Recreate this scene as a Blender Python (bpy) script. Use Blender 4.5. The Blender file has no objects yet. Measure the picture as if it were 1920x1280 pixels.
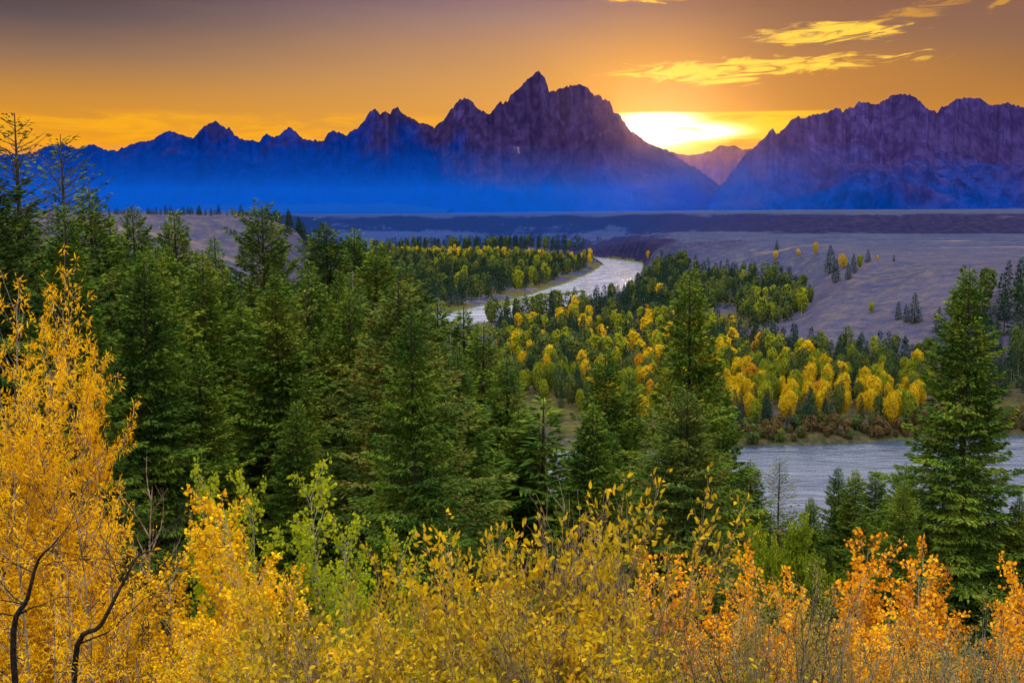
import bpy, math, random
import numpy as np
from mathutils import Vector, Matrix, Quaternion

SC = bpy.context.scene
COL = SC.collection
F = 2100.0                       # focal length in photo pixels (1920 wide)
HOR = 392.0                      # horizon row of the photo
CAMZ = 60.0
PITCH = math.atan((640 - HOR) / F)
cp, sp = math.cos(PITCH), math.sin(PITCH)

# ------------------------------------------------------------------ camera
cam = bpy.data.cameras.new("camera")
camo = bpy.data.objects.new("camera", cam)
COL.objects.link(camo)
camo.location = (0, 0, CAMZ)
camo.rotation_euler = (math.pi / 2 - PITCH, 0, 0)
cam.sensor_width = 36
cam.lens = F / 1920 * 36
cam.clip_start = 0.1
cam.clip_end = 90000
SC.camera = camo


def ray(x, y):
    """direction of a photo pixel, scaled so that dir.y = 1"""
    u = (x - 960) / F
    v = (640 - y) / F
    d = np.array([u, cp + v * sp, -sp + v * cp])
    return d / d[1]


def pt(x, y, D):
    d = ray(x, y)
    return np.array([d[0] * D, D, CAMZ + d[2] * D])


def onz(x, y, z):
    d = ray(x, y)
    D = (z - CAMZ) / d[2]
    return np.array([d[0] * D, D, z])


# ------------------------------------------------------------------ noise
_rt = np.random.RandomState(5)
_TAB = _rt.rand(512, 512)


def vnoise(x, y):
    xi = np.floor(x).astype(np.int64)
    yi = np.floor(y).astype(np.int64)
    fx = x - xi
    fy = y - yi
    fx = fx * fx * fx * (fx * (fx * 6 - 15) + 10)
    fy = fy * fy * fy * (fy * (fy * 6 - 15) + 10)
    a = _TAB[xi & 511, yi & 511]
    b = _TAB[(xi + 1) & 511, yi & 511]
    c = _TAB[xi & 511, (yi + 1) & 511]
    d = _TAB[(xi + 1) & 511, (yi + 1) & 511]
    return (a * (1 - fx) + b * fx) * (1 - fy) + (c * (1 - fx) + d * fx) * fy


def fbm(x, y, o=5, g=0.5, seed=0.0):
    s = 0
    a = 1
    t = 0
    x = np.asarray(x, float) + seed * 17.3
    y = np.asarray(y, float) + seed * 9.1
    for i in range(o):
        s = s + a * (vnoise(x, y) * 2 - 1)
        t += a
        a *= g
        x, y = (x * 1.6 - y * 1.2) + 13.7, (x * 1.2 + y * 1.6) + 7.1
    return s / t


def ridged(x, y, o=6, g=0.5, seed=0.0):
    s = 0
    a = 1
    t = 0
    w = 1.0
    x = np.asarray(x, float) + seed * 11.3
    y = np.asarray(y, float) + seed * 5.1
    for i in range(o):
        n = 1 - np.abs(vnoise(x, y) * 2 - 1) * 1.6
        n = np.clip(n, 0, 1) ** 2
        s = s + a * n * w
        w = np.clip(n * 1.6 + 0.15, 0, 1)
        t += a
        a *= g
        x, y = (x * 1.6 - y * 1.2) + 3.7, (x * 1.2 + y * 1.6) + 17.1
    return s / t


def sstep(a, b, x):
    t = np.clip((x - a) / (b - a), 0, 1)
    return t * t * (3 - 2 * t)


# ------------------------------------------------------------------ mesh utils
def mesh_np(name, V, faces, mats=None, midx=None, smooth=False):
    """faces: (M,k) array"""
    me = bpy.data.meshes.new(name)
    V = np.ascontiguousarray(V, dtype=np.float32)
    groups = faces if isinstance(faces, list) else [faces]
    groups = [g for g in groups if len(g)]
    nl = sum(g.size for g in groups)
    nf = sum(len(g) for g in groups)
    me.vertices.add(len(V))
    me.vertices.foreach_set("co", V.ravel())
    me.loops.add(nl)
    me.polygons.add(nf)
    idx = np.concatenate([g.ravel() for g in groups]).astype(np.int32)
    starts = []
    off = 0
    for g in groups:
        k = g.shape[1]
        starts.append(off + np.arange(len(g)) * k)
        off += g.size
    me.loops.foreach_set("vertex_index", idx)
    me.polygons.foreach_set("loop_start", np.concatenate(starts).astype(np.int32))
    for m in (mats or []):
        me.materials.append(m)
    if midx is not None:
        me.polygons.foreach_set("material_index", np.asarray(midx, dtype=np.int32))
    me.polygons.foreach_set("use_smooth", np.full(nf, smooth))
    me.update(calc_edges=True)
    me.validate()
    return me


def link(name, data, parent=None, loc=None, rz=0.0, scale=None):
    o = bpy.data.objects.new(name, data)
    COL.objects.link(o)
    if parent is not None:
        o.parent = parent
    if loc is not None:
        o.location = [float(c) for c in loc]
    o.rotation_euler = (0, 0, rz)
    if scale is not None:
        o.scale = [float(c) for c in scale]
    return o


def tag(o, label=None, cat=None, group=None, kind=None):
    if label: o["label"] = label
    if cat: o["category"] = cat
    if group: o["group"] = group
    if kind: o["kind"] = kind
    return o


def norm(v):
    return v / (np.linalg.norm(v, axis=-1, keepdims=True) + 1e-9)


def cards(P, D, N, L, W, shape, bend=0.0):
    """batch of leaves. P base, D long axis, N normal, L/W sizes; shape = list of (s,w) outline with fold"""
    D = norm(D)
    S = norm(np.cross(D, N))
    N2 = norm(np.cross(S, D))
    n = len(P)
    k = len(shape)
    V = np.zeros((n, k, 3))
    for i, (s, w) in enumerate(shape):
        V[:, i] = P + D * (L * s)[:, None] + S * (W * w)[:, None] + N2 * ((abs(w) * W * 0.35) - bend * L * s * s)[:, None]
    Fi = np.arange(n * k).reshape(n, k)
    return V.reshape(-1, 3), Fi


LEAF_ROUND = [(0, 0), (0.28, 0.5), (0.7, 0.42), (1, 0), (0.7, -0.42), (0.28, -0.5)]
LEAF_NARROW = [(0, 0), (0.35, 0.5), (1, 0), (0.35, -0.5)]
LEAF_OVAL = [(0, 0), (0.25, 0.42), (0.6, 0.5), (1, 0), (0.6, -0.5), (0.25, -0.42)]
SPRAY = [(0, 0), (0.4, 0.5), (1, 0), (0.45, -0.5)]


def tubes(branches):
    """branches: list of (pts, radii, sides)"""
    VS, FS = [], []
    off = 0
    for pts, rad, k in branches:
        pts = np.asarray(pts, float)
        n = len(pts)
        T = np.gradient(pts, axis=0)
        T = norm(T)
        ref = np.array([0.37, 0.93, 0.05])
        A = norm(np.cross(T, ref))
        B = np.cross(T, A)
        ang = np.arange(k) * 2 * math.pi / k
        ring = (A[:, None, :] * np.cos(ang)[None, :, None] + B[:, None, :] * np.sin(ang)[None, :, None]) * np.asarray(rad)[:, None, None]
        V = (pts[:, None, :] + ring).reshape(-1, 3)
        i = np.arange(n - 1)[:, None] * k
        j = np.arange(k)[None, :]
        j2 = (np.arange(k) + 1)[None, :] % k
        Fq = np.stack([i + j, i + j2, i + k + j2, i + k + j], -1).reshape(-1, 4) + off
        VS.append(V)
        FS.append(Fq)
        off += len(V)
    return np.concatenate(VS), np.concatenate(FS)


# ------------------------------------------------------------------ node helper
class NT:
    def __init__(s, tree):
        s.t = tree
        tree.nodes.clear()

    def n(s, typ, **kw):
        nd = s.t.nodes.new(typ)
        for k, v in kw.items():
            setattr(nd, k, v)
        return nd

    def l(s, a, b):
        s.t.links.new(a, b)

    def m(s, op, a, b=0.0, c=None, clamp=False):
        nd = s.n("ShaderNodeMath", operation=op)
        nd.use_clamp = clamp
        for i, v in enumerate((a, b, c)):
            if v is None: continue
            if isinstance(v, (int, float)):
                nd.inputs[i].default_value = v
            else:
                s.l(v, nd.inputs[i])
        return nd.outputs[0]

    def vm(s, op, a, b=None, scale=None):
        nd = s.n("ShaderNodeVectorMath", operation=op)
        for i, v in enumerate((a, b)):
            if v is None: continue
            if isinstance(v, (tuple, list)):
                nd.inputs[i].default_value = v
            else:
                s.l(v, nd.inputs[i])
        if scale is not None:
            nd.inputs["Scale"].default_value = scale
        return nd.outputs["Value"] if op in ("DOT_PRODUCT", "LENGTH") else nd.outputs[0]

    def smooth(s, x, a, b, lo=0.0, hi=1.0):
        nd = s.n("ShaderNodeMapRange", interpolation_type="SMOOTHSTEP")
        s.l(x, nd.inputs[0])
        for i, v in zip((1, 2, 3, 4), (a, b, lo, hi)):
            nd.inputs[i].default_value = v
        return nd.outputs[0]

    def mix(s, f, a, b, mode="MIX"):
        nd = s.n("ShaderNodeMix", data_type="RGBA", blend_type=mode)
        for k, v in ((0, f), (6, a), (7, b)):
            if isinstance(v, (int, float)):
                nd.inputs[k].default_value = v
            elif isinstance(v, (tuple, list)):
                nd.inputs[k].default_value = (*v[:3], 1)
            else:
                s.l(v, nd.inputs[k])
        return nd.outputs[2]

    def ramp(s, x, stops, interp="LINEAR"):
        nd = s.n("ShaderNodeValToRGB")
        cr = nd.color_ramp
        cr.interpolation = interp
        while len(cr.elements) > 1:
            cr.elements.remove(cr.elements[-1])
        cr.elements[0].position = stops[0][0]
        cr.elements[0].color = (*stops[0][1], 1)
        for p, c in stops[1:]:
            e = cr.elements.new(p)
            e.color = (*c, 1)
        if x is not None:
            s.l(x, nd.inputs[0])
        return nd.outputs[0]

    def noise(s, vec, scale, detail=4, rough=0.55, dist=0.0, dim="3D"):
        nd = s.n("ShaderNodeTexNoise", noise_dimensions=dim)
        nd.inputs["Scale"].default_value = scale
        nd.inputs["Detail"].default_value = detail
        nd.inputs["Roughness"].default_value = rough
        nd.inputs["Distortion"].default_value = dist
        if vec is not None:
            s.l(vec, nd.inputs["Vector"])
        return nd.outputs[0]


def srgb(r, g, b):
    def f(c):
        c /= 255.0
        return c / 12.92 if c <= 0.04045 else ((c + 0.055) / 1.055) ** 2.4
    return (f(r), f(g), f(b))


def new_mat(name):
    m = bpy.data.materials.new(name)
    m.use_nodes = True
    return m, NT(m.node_tree)


def principled(nt, color, rough=0.8, spec=0.2, normal=None):
    b = nt.n("ShaderNodeBsdfPrincipled")
    if isinstance(color, (tuple, list)):
        b.inputs["Base Color"].default_value = (*color[:3], 1)
    else:
        nt.l(color, b.inputs["Base Color"])
    b.inputs["Roughness"].default_value = rough
    b.inputs["Specular IOR Level"].default_value = spec
    if normal is not None:
        nt.l(normal, b.inputs["Normal"])
    return b.outputs[0]


def out(nt, sh, vol=None):
    o = nt.n("ShaderNodeOutputMaterial")
    if sh is not None: nt.l(sh, o.inputs["Surface"])
    if vol is not None: nt.l(vol, o.inputs["Volume"])


def leaf_mat(name, stops, trans=0.3, obj_amt=0.35, noise_scale=None, tcol=None, noise_amt=0.5, rough=0.6, spec=0.15):
    """stops: ramp over a per-leaf random value, shifted per plant and by clumps"""
    m, nt = new_mat(name)
    geo = nt.n("ShaderNodeNewGeometry")
    oi = nt.n("ShaderNodeObjectInfo")
    v = geo.outputs["Random Per Island"]
    v = nt.m("MULTIPLY", v, 1 - obj_amt)
    v = nt.m("ADD", v, nt.m("MULTIPLY", oi.outputs["Random"], obj_amt))
    if noise_scale:
        nz = nt.noise(geo.outputs["Position"], noise_scale, 2)
        nz = nt.smooth(nz, 0.3, 0.7)
        v = nt.m("ADD", nt.m("MULTIPLY", v, 1 - noise_amt), nt.m("MULTIPLY", nz, noise_amt))
    c = nt.ramp(v, stops)
    df = nt.n("ShaderNodeBsdfDiffuse")
    nt.l(c, df.inputs[0])
    p = df.outputs[0]
    if trans > 0:
        tr = nt.n("ShaderNodeBsdfTranslucent")
        nt.l(c, tr.inputs[0])
        mx = nt.n("ShaderNodeMixShader")
        mx.inputs[0].default_value = trans
        nt.l(p, mx.inputs[1])
        nt.l(tr.outputs[0], mx.inputs[2])
        p = mx.outputs[0]
    out(nt, p)
    return m


def bark_mat(name, c1, c2, scale=30):
    m, nt = new_mat(name)
    geo = nt.n("ShaderNodeNewGeometry")
    tc = nt.n("ShaderNodeTexCoord")
    n = nt.noise(tc.outputs["Object"], scale, 3)
    c = nt.mix(nt.smooth(n, 0.35, 0.65), c1, c2)
    out(nt, principled(nt, c, 0.85, 0.15))
    return m

# ------------------------------------------------------------------ sun and sky
SUN_PX = (1236, 262)
sd = norm(ray(*SUN_PX))
SUN_EL = math.asin(sd[2])
SUN_AZ = math.atan2(sd[0], sd[1])

w = bpy.data.worlds.new("World")
SC.world = w
w.use_nodes = True
nt = NT(w.node_tree)
tc = nt.n("ShaderNodeTexCoord")
G = tc.outputs["Generated"]
sx = nt.n("ShaderNodeSeparateXYZ")
nt.l(G, sx.inputs[0])
X, Y, Z = sx.outputs
hl = nt.m("SQRT", nt.m("ADD", nt.m("MULTIPLY", X, X), nt.m("MULTIPLY", Y, Y)))
hl = nt.m("MAXIMUM", hl, 0.001)
E = nt.m("DIVIDE", Z, hl)                       # tan of the elevation
A = nt.m("ARCTAN2", X, Y)                       # azimuth from the view towards the sunset
Ec = nt.m("MAXIMUM", E, 0.0)
R = nt.m("MULTIPLY", Ec, 2.5, clamp=True)       # ramp parameter, 0..0.4 -> 0..1


def er(stops):
    return nt.ramp(R, [(e * 2.5, c) for e, c in stops])


S = srgb
left = er([(0.0, S(225, 130, 15)), (0.05, S(245, 158, 16)), (0.072, S(222, 148, 34)), (0.095, S(198, 136, 56)), (0.125, S(146, 110, 84)),
           (0.155, S(92, 78, 82)), (0.19, S(52, 38, 58)), (0.27, S(180, 188, 235)), (0.4, S(228, 234, 255))])
mid = er([(0.0, S(235, 140, 25)), (0.05, S(240, 160, 36)), (0.08, S(220, 152, 62)), (0.11, S(204, 148, 84)), (0.14, S(180, 134, 100)),
          (0.165, S(150, 120, 116)), (0.19, S(116, 92, 116)), (0.27, S(185, 192, 238)), (0.4, S(228, 234, 255))])
right = er([(0.0, S(235, 130, 20)), (0.05, S(222, 138, 30)), (0.08, S(192, 126, 46)), (0.11, S(150, 104, 64)), (0.14, S(134, 97, 78)),
            (0.165, S(128, 90, 76)), (0.19, S(118, 78, 70)), (0.27, S(185, 188, 232)), (0.4, S(228, 234, 255))])
base = nt.mix(nt.smooth(A, -0.42, 0.02), left, mid)
base = nt.mix(nt.smooth(A, 0.02, 0.26), base, right)

# sun glow, by angular distance from the sun
a0, e0 = SUN_AZ, math.tan(SUN_EL)


def gauss(ca, ce, wa, we, p=1.0):
    da = nt.m("DIVIDE", nt.m("SUBTRACT", A, ca), wa)
    de = nt.m("DIVIDE", nt.m("SUBTRACT", E, ce), we)
    q = nt.m("ADD", nt.m("MULTIPLY", da, da), nt.m("MULTIPLY", de, de))
    if p != 1.0: q = nt.m("POWER", q, p)
    return nt.m("EXPONENT", nt.m("MULTIPLY", q, -1.0))


# stretched cloud coordinates
cv = nt.n("ShaderNodeCombineXYZ")
nt.l(nt.m("MULTIPLY", A, 6.0), cv.inputs[0])
nt.l(nt.m("MULTIPLY", E, 42.0), cv.inputs[1])
streak = nt.noise(cv.outputs[0], 1.6, 6, 0.6, 0.6)
cv2 = nt.n("ShaderNodeCombineXYZ")
nt.l(nt.m("ADD", nt.m("MULTIPLY", A, 18.0), nt.m("MULTIPLY", E, 30.0)), cv2.inputs[0])
nt.l(nt.m("SUBTRACT", nt.m("MULTIPLY", E, 120.0), nt.m("MULTIPLY", A, 14.0)), cv2.inputs[1])
wisp = nt.noise(cv2.outputs[0], 1.0, 9, 0.60, 1.6)

g1 = gauss(a0 - 0.005, e0 + 0.015, 0.085, 0.062)
col = nt.mix(nt.m("MULTIPLY", g1, 0.95), base, S(255, 176, 0))
g2 = gauss(a0 + 0.02, e0 + 0.03, 0.22, 0.10)
col = nt.mix(nt.m("MULTIPLY", g2, 0.18), col, S(222, 142, 40))


def pxa(x): return math.atan((x - 960) / F)
def pxe(y): return (HOR - y) / F


# grey-gold cloud deck right of the sun
deck = nt.m("MULTIPLY", gauss(pxa(1560), pxe(160), 0.14, 0.021), 0.55)
col = nt.mix(deck, col, S(196, 128, 44))
# luminous band of cloud over the left skyline
bandL = nt.m("MULTIPLY", nt.smooth(E, pxe(300), pxe(262)), nt.smooth(E, pxe(214), pxe(232)))
bandL = nt.m("MULTIPLY", bandL, nt.smooth(nt.m("ADD", streak, nt.m("MULTIPLY", A, -0.12)), 0.42, 0.62))
bandL = nt.m("MULTIPLY", bandL, nt.smooth(A, 0.02, -0.14))
col = nt.mix(nt.m("MULTIPLY", bandL, 0.75), col, S(255, 176, 12))
# bright yellow layer by the sun
lay = nt.m("MULTIPLY", nt.smooth(E, pxe(216), pxe(219)), nt.smooth(A, pxa(1640), pxa(1420)))
lay = nt.m("MULTIPLY", lay, nt.smooth(A, pxa(1060), pxa(1180)))
lay2 = nt.m("MULTIPLY", lay, nt.smooth(streak, 0.34, 0.56))
col = nt.mix(nt.m("MULTIPLY", lay, 0.45), col, S(255, 160, 0))
col = nt.mix(lay2, col, S(255, 206, 8))
core = nt.m("MULTIPLY", gauss(pxa(1226), pxe(246), 0.034, 0.0135, 1.6), nt.smooth(E, pxe(214), pxe(220)))
core = nt.m("MULTIPLY", core, nt.smooth(streak, 0.32, 0.48))
core2 = nt.m("MULTIPLY", gauss(pxa(1275), pxe(252), 0.040, 0.0065, 1.4), nt.smooth(streak, 0.38, 0.5))
core = nt.m("MAXIMUM", core, core2)


# wispy lit clouds higher up
def wispc(ca, ce, wa, we, tilt=0.0, lo=0.45, hi=0.6, p=1.5):
    A2 = nt.m("SUBTRACT", A, ca)
    E2 = nt.m("SUBTRACT", nt.m("SUBTRACT", E, ce), nt.m("MULTIPLY", A2, tilt))
    q = nt.m("ADD", nt.m("POWER", nt.m("ABSOLUTE", nt.m("DIVIDE", A2, wa)), 2.0), nt.m("POWER", nt.m("ABSOLUTE", nt.m("DIVIDE", E2, we)), 2.0))
    q = nt.m("EXPONENT", nt.m("MULTIPLY", nt.m("POWER", q, p), -1.0))
    return nt.smooth(nt.m("ADD", nt.m("MULTIPLY", q, 0.34), nt.m("SUBTRACT", nt.m("MULTIPLY", wisp, nt.smooth(q, 0.0, 0.12)), 0.22)), lo, hi)


c1 = wispc(pxa(1400), pxe(141), 0.13, 0.009, 0.03, 0.42, 0.62)
c1b = wispc(pxa(1330), pxe(158), 0.045, 0.007, 0.0, 0.44, 0.66)
c2 = wispc(pxa(1525), pxe(84), 0.070, 0.010, 0.02, 0.43, 0.64)
c2b = wispc(pxa(1690), pxe(55), 0.075, 0.010, 0.28, 0.46, 0.72)
c3 = wispc(pxa(1225), pxe(8), 0.06, 0.007, 0.0, 0.42, 0.62)
c4 = wispc(pxa(1862), pxe(38), 0.012, 0.006, 0.7, 0.42, 0.62)
cl = nt.m("MAXIMUM", nt.m("MAXIMUM", c1, c1b), nt.m("MAXIMUM", c2, c3))
col = nt.mix(nt.m("MULTIPLY", nt.m("MAXIMUM", c2b, c4), 0.55), col, S(240, 170, 40))
col = nt.mix(nt.m("MULTIPLY", cl, 0.92), col, (1.25, 0.74, 0.06))
sub = nt.smooth(streak, 0.3, 0.8)
col = nt.mix(nt.m("MULTIPLY", sub, 0.025), col, S(250, 170, 90))

# the rest of the dome: luminous pale sky overhead and behind the viewer
zen = nt.ramp(nt.m("MULTIPLY", Ec, 0.5, clamp=True), [(0.0, (0.10, 0.085, 0.09)), (0.15, (0.36, 0.38, 0.50)), (0.4, (0.92, 0.90, 0.92)), (1.0, (1.0, 1.0, 1.0))])
zen = nt.mix(1.0, zen, (1.0, 0.95, 0.88), "MULTIPLY")
up = nt.smooth(E, 0.21, 0.62)
side = nt.smooth(nt.m("ABSOLUTE", A), 0.62, 1.5)
frac = nt.m("MAXIMUM", up, side)
col = nt.mix(frac, col, zen)
bright = nt.m("ADD", 1.0, nt.m("MULTIPLY", frac, 1.85))
coreadd = nt.mix(core, (0, 0, 0), (6.0, 4.6, 2.6))
bg1 = nt.n("ShaderNodeBackground")
nt.l(col, bg1.inputs[0])
nt.l(bright, bg1.inputs[1])
bg2 = nt.n("ShaderNodeBackground")
nt.l(coreadd, bg2.inputs[0])
bg2.inputs[1].default_value = 1.0
sky = nt.n("ShaderNodeTexSky", sky_type="NISHITA")
sky.sun_disc = False
sky.sun_elevation = SUN_EL
sky.sun_rotation = SUN_AZ
bg3 = nt.n("ShaderNodeBackground")
nt.l(sky.outputs[0], bg3.inputs[0])
bg3.inputs[1].default_value = 0.003
ad = nt.n("ShaderNodeAddShader")
nt.l(bg1.outputs[0], ad.inputs[0])
nt.l(bg2.outputs[0], ad.inputs[1])
ad2 = nt.n("ShaderNodeAddShader")
nt.l(ad.outputs[0], ad2.inputs[0])
nt.l(bg3.outputs[0], ad2.inputs[1])
wo = nt.n("ShaderNodeOutputWorld")
nt.l(ad2.outputs[0], wo.inputs[0])
w.cycles.sampling_method = "MANUAL"
w.cycles.sample_map_resolution = 1024

sun = bpy.data.lights.new("sun", "SUN")
sun.energy = 1.2
sun.angle = math.radians(0.55)
sun.color = (1.0, 0.62, 0.28)
suno = bpy.data.objects.new("sun", sun)
COL.objects.link(suno)
suno.rotation_euler = Vector([float(-c) for c in sd]).to_track_quat("-Z", "Y").to_euler()

SC.view_settings.view_transform = "Standard"
SC.view_settings.look = "None"
SC.view_settings.exposure = 0
SC.view_settings.gamma = 1
SC.cycles.max_bounces = 6
SC.cycles.diffuse_bounces = 3
SC.cycles.glossy_bounces = 2
SC.cycles.transmission_bounces = 3
SC.cycles.volume_bounces = 0
SC.cycles.sample_clamp_indirect = 4
SC.cycles.use_adaptive_sampling = True
SC.cycles.adaptive_threshold = 0.02
SC.cycles.use_denoising = True

# ------------------------------------------------------------------ river
RIV = [(700, 420, 30), (400, 320, 32), (onz(1920, 892, 0)[0], 250, 38), (20, 239, 33), (-70, 247, 33), (-130, 300, 34), (-135, 400, 32), (-95, 500, 28),
       (-35, 600, 24)]
for x, y, hw in [(948, 583, 24), (1040, 560, 24), (1108, 540, 28), (1146, 520, 25), (1166, 503, 22), (1160, 492, 24)]:
    p = onz(x, y, 0)
    RIV.append((p[0], p[1], hw))
RIV += [(60, 1420, 26), (-90, 1480, 26), (-300, 1560, 26)]
RIV = np.array(RIV)


def smooth_line(P, k=6):
    o = []
    n = len(P)
    for i in range(n - 1):
        p0, p1, p2, p3 = P[max(i - 1, 0)], P[i], P[i + 1], P[min(i + 2, n - 1)]
        for j in range(k):
            t = j / k
            o.append(0.5 * ((2 * p1) + (-p0 + p2) * t + (2 * p0 - 5 * p1 + 4 * p2 - p3) * t * t + (-p0 + 3 * p1 - 3 * p2 + p3) * t ** 3))
    o.append(P[-1])
    return np.array(o)


RS = smooth_line(RIV)


def river_sd(X, Y):
    X = np.asarray(X, float)
    Y = np.asarray(Y, float)
    best = np.full(X.shape, 1e9)
    for i in range(len(RS) - 1):
        a, b = RS[i], RS[i + 1]
        dx, dy = b[0] - a[0], b[1] - a[1]
        t = np.clip(((X - a[0]) * dx + (Y - a[1]) * dy) / (dx * dx + dy * dy), 0, 1)
        d = np.hypot(X - a[0] - dx * t, Y - a[1] - dy * t) - (a[2] + (b[2] - a[2]) * t)
        best = np.minimum(best, d)
    return best


def ell(X, Y, c, ang, la, lb):
    ca, sa = math.cos(ang), math.sin(ang)
    dx, dy = X - c[0], Y - c[1]
    return np.sqrt(((dx * ca + dy * sa) / la) ** 2 + ((-dx * sa + dy * ca) / lb) ** 2)


BARS = []
for x, y, ang, la, lb in [(985, 562, 72, 95, 7.5), (1062, 551, 68, 42, 6.5), (930, 571, 80, 50, 5)]:
    p = onz(x, y, 0)
    BARS.append((p, math.radians(ang), la, lb))

# ------------------------------------------------------------------ ground heights: profiles per direction
NEAR = [(-400, 61), (-20, 59), (0, 58.4), (3, 57.6), (5, 56.6), (8, 55.0), (12, 53), (30, 46)]
PROF = {
    -900: [(70, 38), (120, 33), (200, 28), (300, 27), (450, 36), (600, 54), (650, 58), (2000, 58)],
    0: [(70, 36), (120, 30), (200, 24), (300, 22), (450, 32), (600, 52), (650, 57.2), (2000, 56.5)],
    330: [(70, 35), (120, 28), (200, 16), (300, 8), (420, 9), (560, 26), (625, 52), (646, 56.2), (2000, 55)],
    480: [(70, 35), (120, 27), (200, 14), (300, 6), (480, 7), (600, 26), (650, 50), (690, 55), (2000, 54)],
    560: [(70, 34), (120, 26), (200, 13), (300, 5), (500, 5), (620, 10), (700, 36), (760, 48), (900, 44), (1000, 20), (1500, 10), (2000, 10), (2500, 44)],
    620: [(70, 34), (120, 25), (200, 12), (300, 4), (600, 3), (1000, 4), (1900, 4), (2150, 9), (2350, 10), (2700, 45)],
    760: [(70, 33), (120, 22), (200, 8), (300, 3), (400, 2), (1000, 2.5), (1900, 3), (2100, 12), (2350, 12), (2600, 46)],
    900: [(70, 31), (110, 18), (160, 8), (200, 2.5), (400, 2), (1000, 2), (1750, 3), (2050, 14), (2250, 14.5), (2480, 47)],
    1060: [(70, 30), (110, 17), (160, 7), (200, 2), (300, 2), (1000, 2), (1480, 3), (1700, 19), (1960, 20), (2200, 49)],
    1190: [(70, 30), (110, 17), (160, 7), (200, 2), (300, 2), (1000, 2), (1180, 3), (1300, 22), (1800, 24), (2000, 51)],
    1250: [(70, 30), (110, 17), (160, 7), (200, 2), (300, 2), (1000, 2.5), (1080, 4), (1130, 26), (1640, 28), (1800, 53)],
    1400: [(70, 30), (110, 17), (160, 7), (200, 2), (300, 2), (800, 2), (880, 6), (960, 29), (1480, 30), (1620, 54)],
    1500: [(70, 30), (110, 17), (160, 7), (200, 2), (300, 2.5), (440, 3), (560, 4), (700, 4), (790, 9), (880, 30), (1400, 30), (1530, 54.5)],
    1540: [(70, 30), (110, 17), (160, 7), (200, 2), (300, 2.5), (450, 3), (550, 14), (620, 12), (720, 12), (830, 30), (1380, 30), (1510, 54.5)],
    1590: [(70, 30), (110, 17), (160, 7), (200, 2), (300, 2.5), (450, 3), (610, 23), (640, 23.5), (720, 24), (790, 30), (1360, 30), (1490, 54.5)],
    1640: [(70, 30), (110, 17), (160, 7), (200, 2), (300, 2.5), (440, 3), (655, 30), (1340, 30), (1470, 54.5)],
    1750: [(70, 30), (110, 17), (160, 7), (200, 2), (300, 2.5), (420, 3), (580, 29.5), (1330, 30.5), (1450, 55)],
    1920: [(70, 30), (110, 17), (160, 7), (210, 2), (300, 2.5), (390, 3), (500, 29.5), (1320, 31), (1430, 55.5)],
    2900: [(70, 30), (110, 17), (160, 8), (210, 4), (300, 4), (390, 4), (500, 30), (1320, 32), (1430, 56)],
}
FARZ = {-900: 24, 0: 22, 560: 20, 620: 20, 900: 24, 1200: 40, 1500: 53, 1920: 62, 2900: 66}
TX = np.arange(-900, 2901, 10.0)
TD = np.concatenate([np.arange(-400, 30, 2.0), np.arange(30, 1400, 4.0), np.arange(1400, 3200, 20.0)])
_cols = sorted(PROF)
_farx = sorted(FARZ)
TAB = np.zeros((len(TX), len(TD)))
_pc = []
for c in _cols:
    pr = NEAR + PROF[c]
    last = pr[-1]
    pr = pr + [(3200, last[1] + 0.4)]
    _pc.append(np.interp(TD, [p[0] for p in pr], [p[1] for p in pr]))
_pc = np.array(_pc)
for j in range(len(TD)):
    TAB[:, j] = np.interp(TX, _cols, _pc[:, j])
# soften the breaks
for _ in range(2):
    TAB[:, 1:-1] = (TAB[:, :-2] + 2 * TAB[:, 1:-1] + TAB[:, 2:]) / 4
for _ in range(3):
    TAB[1:-1] = (TAB[:-2] + TAB[1:-1] + TAB[2:]) / 3


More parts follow.
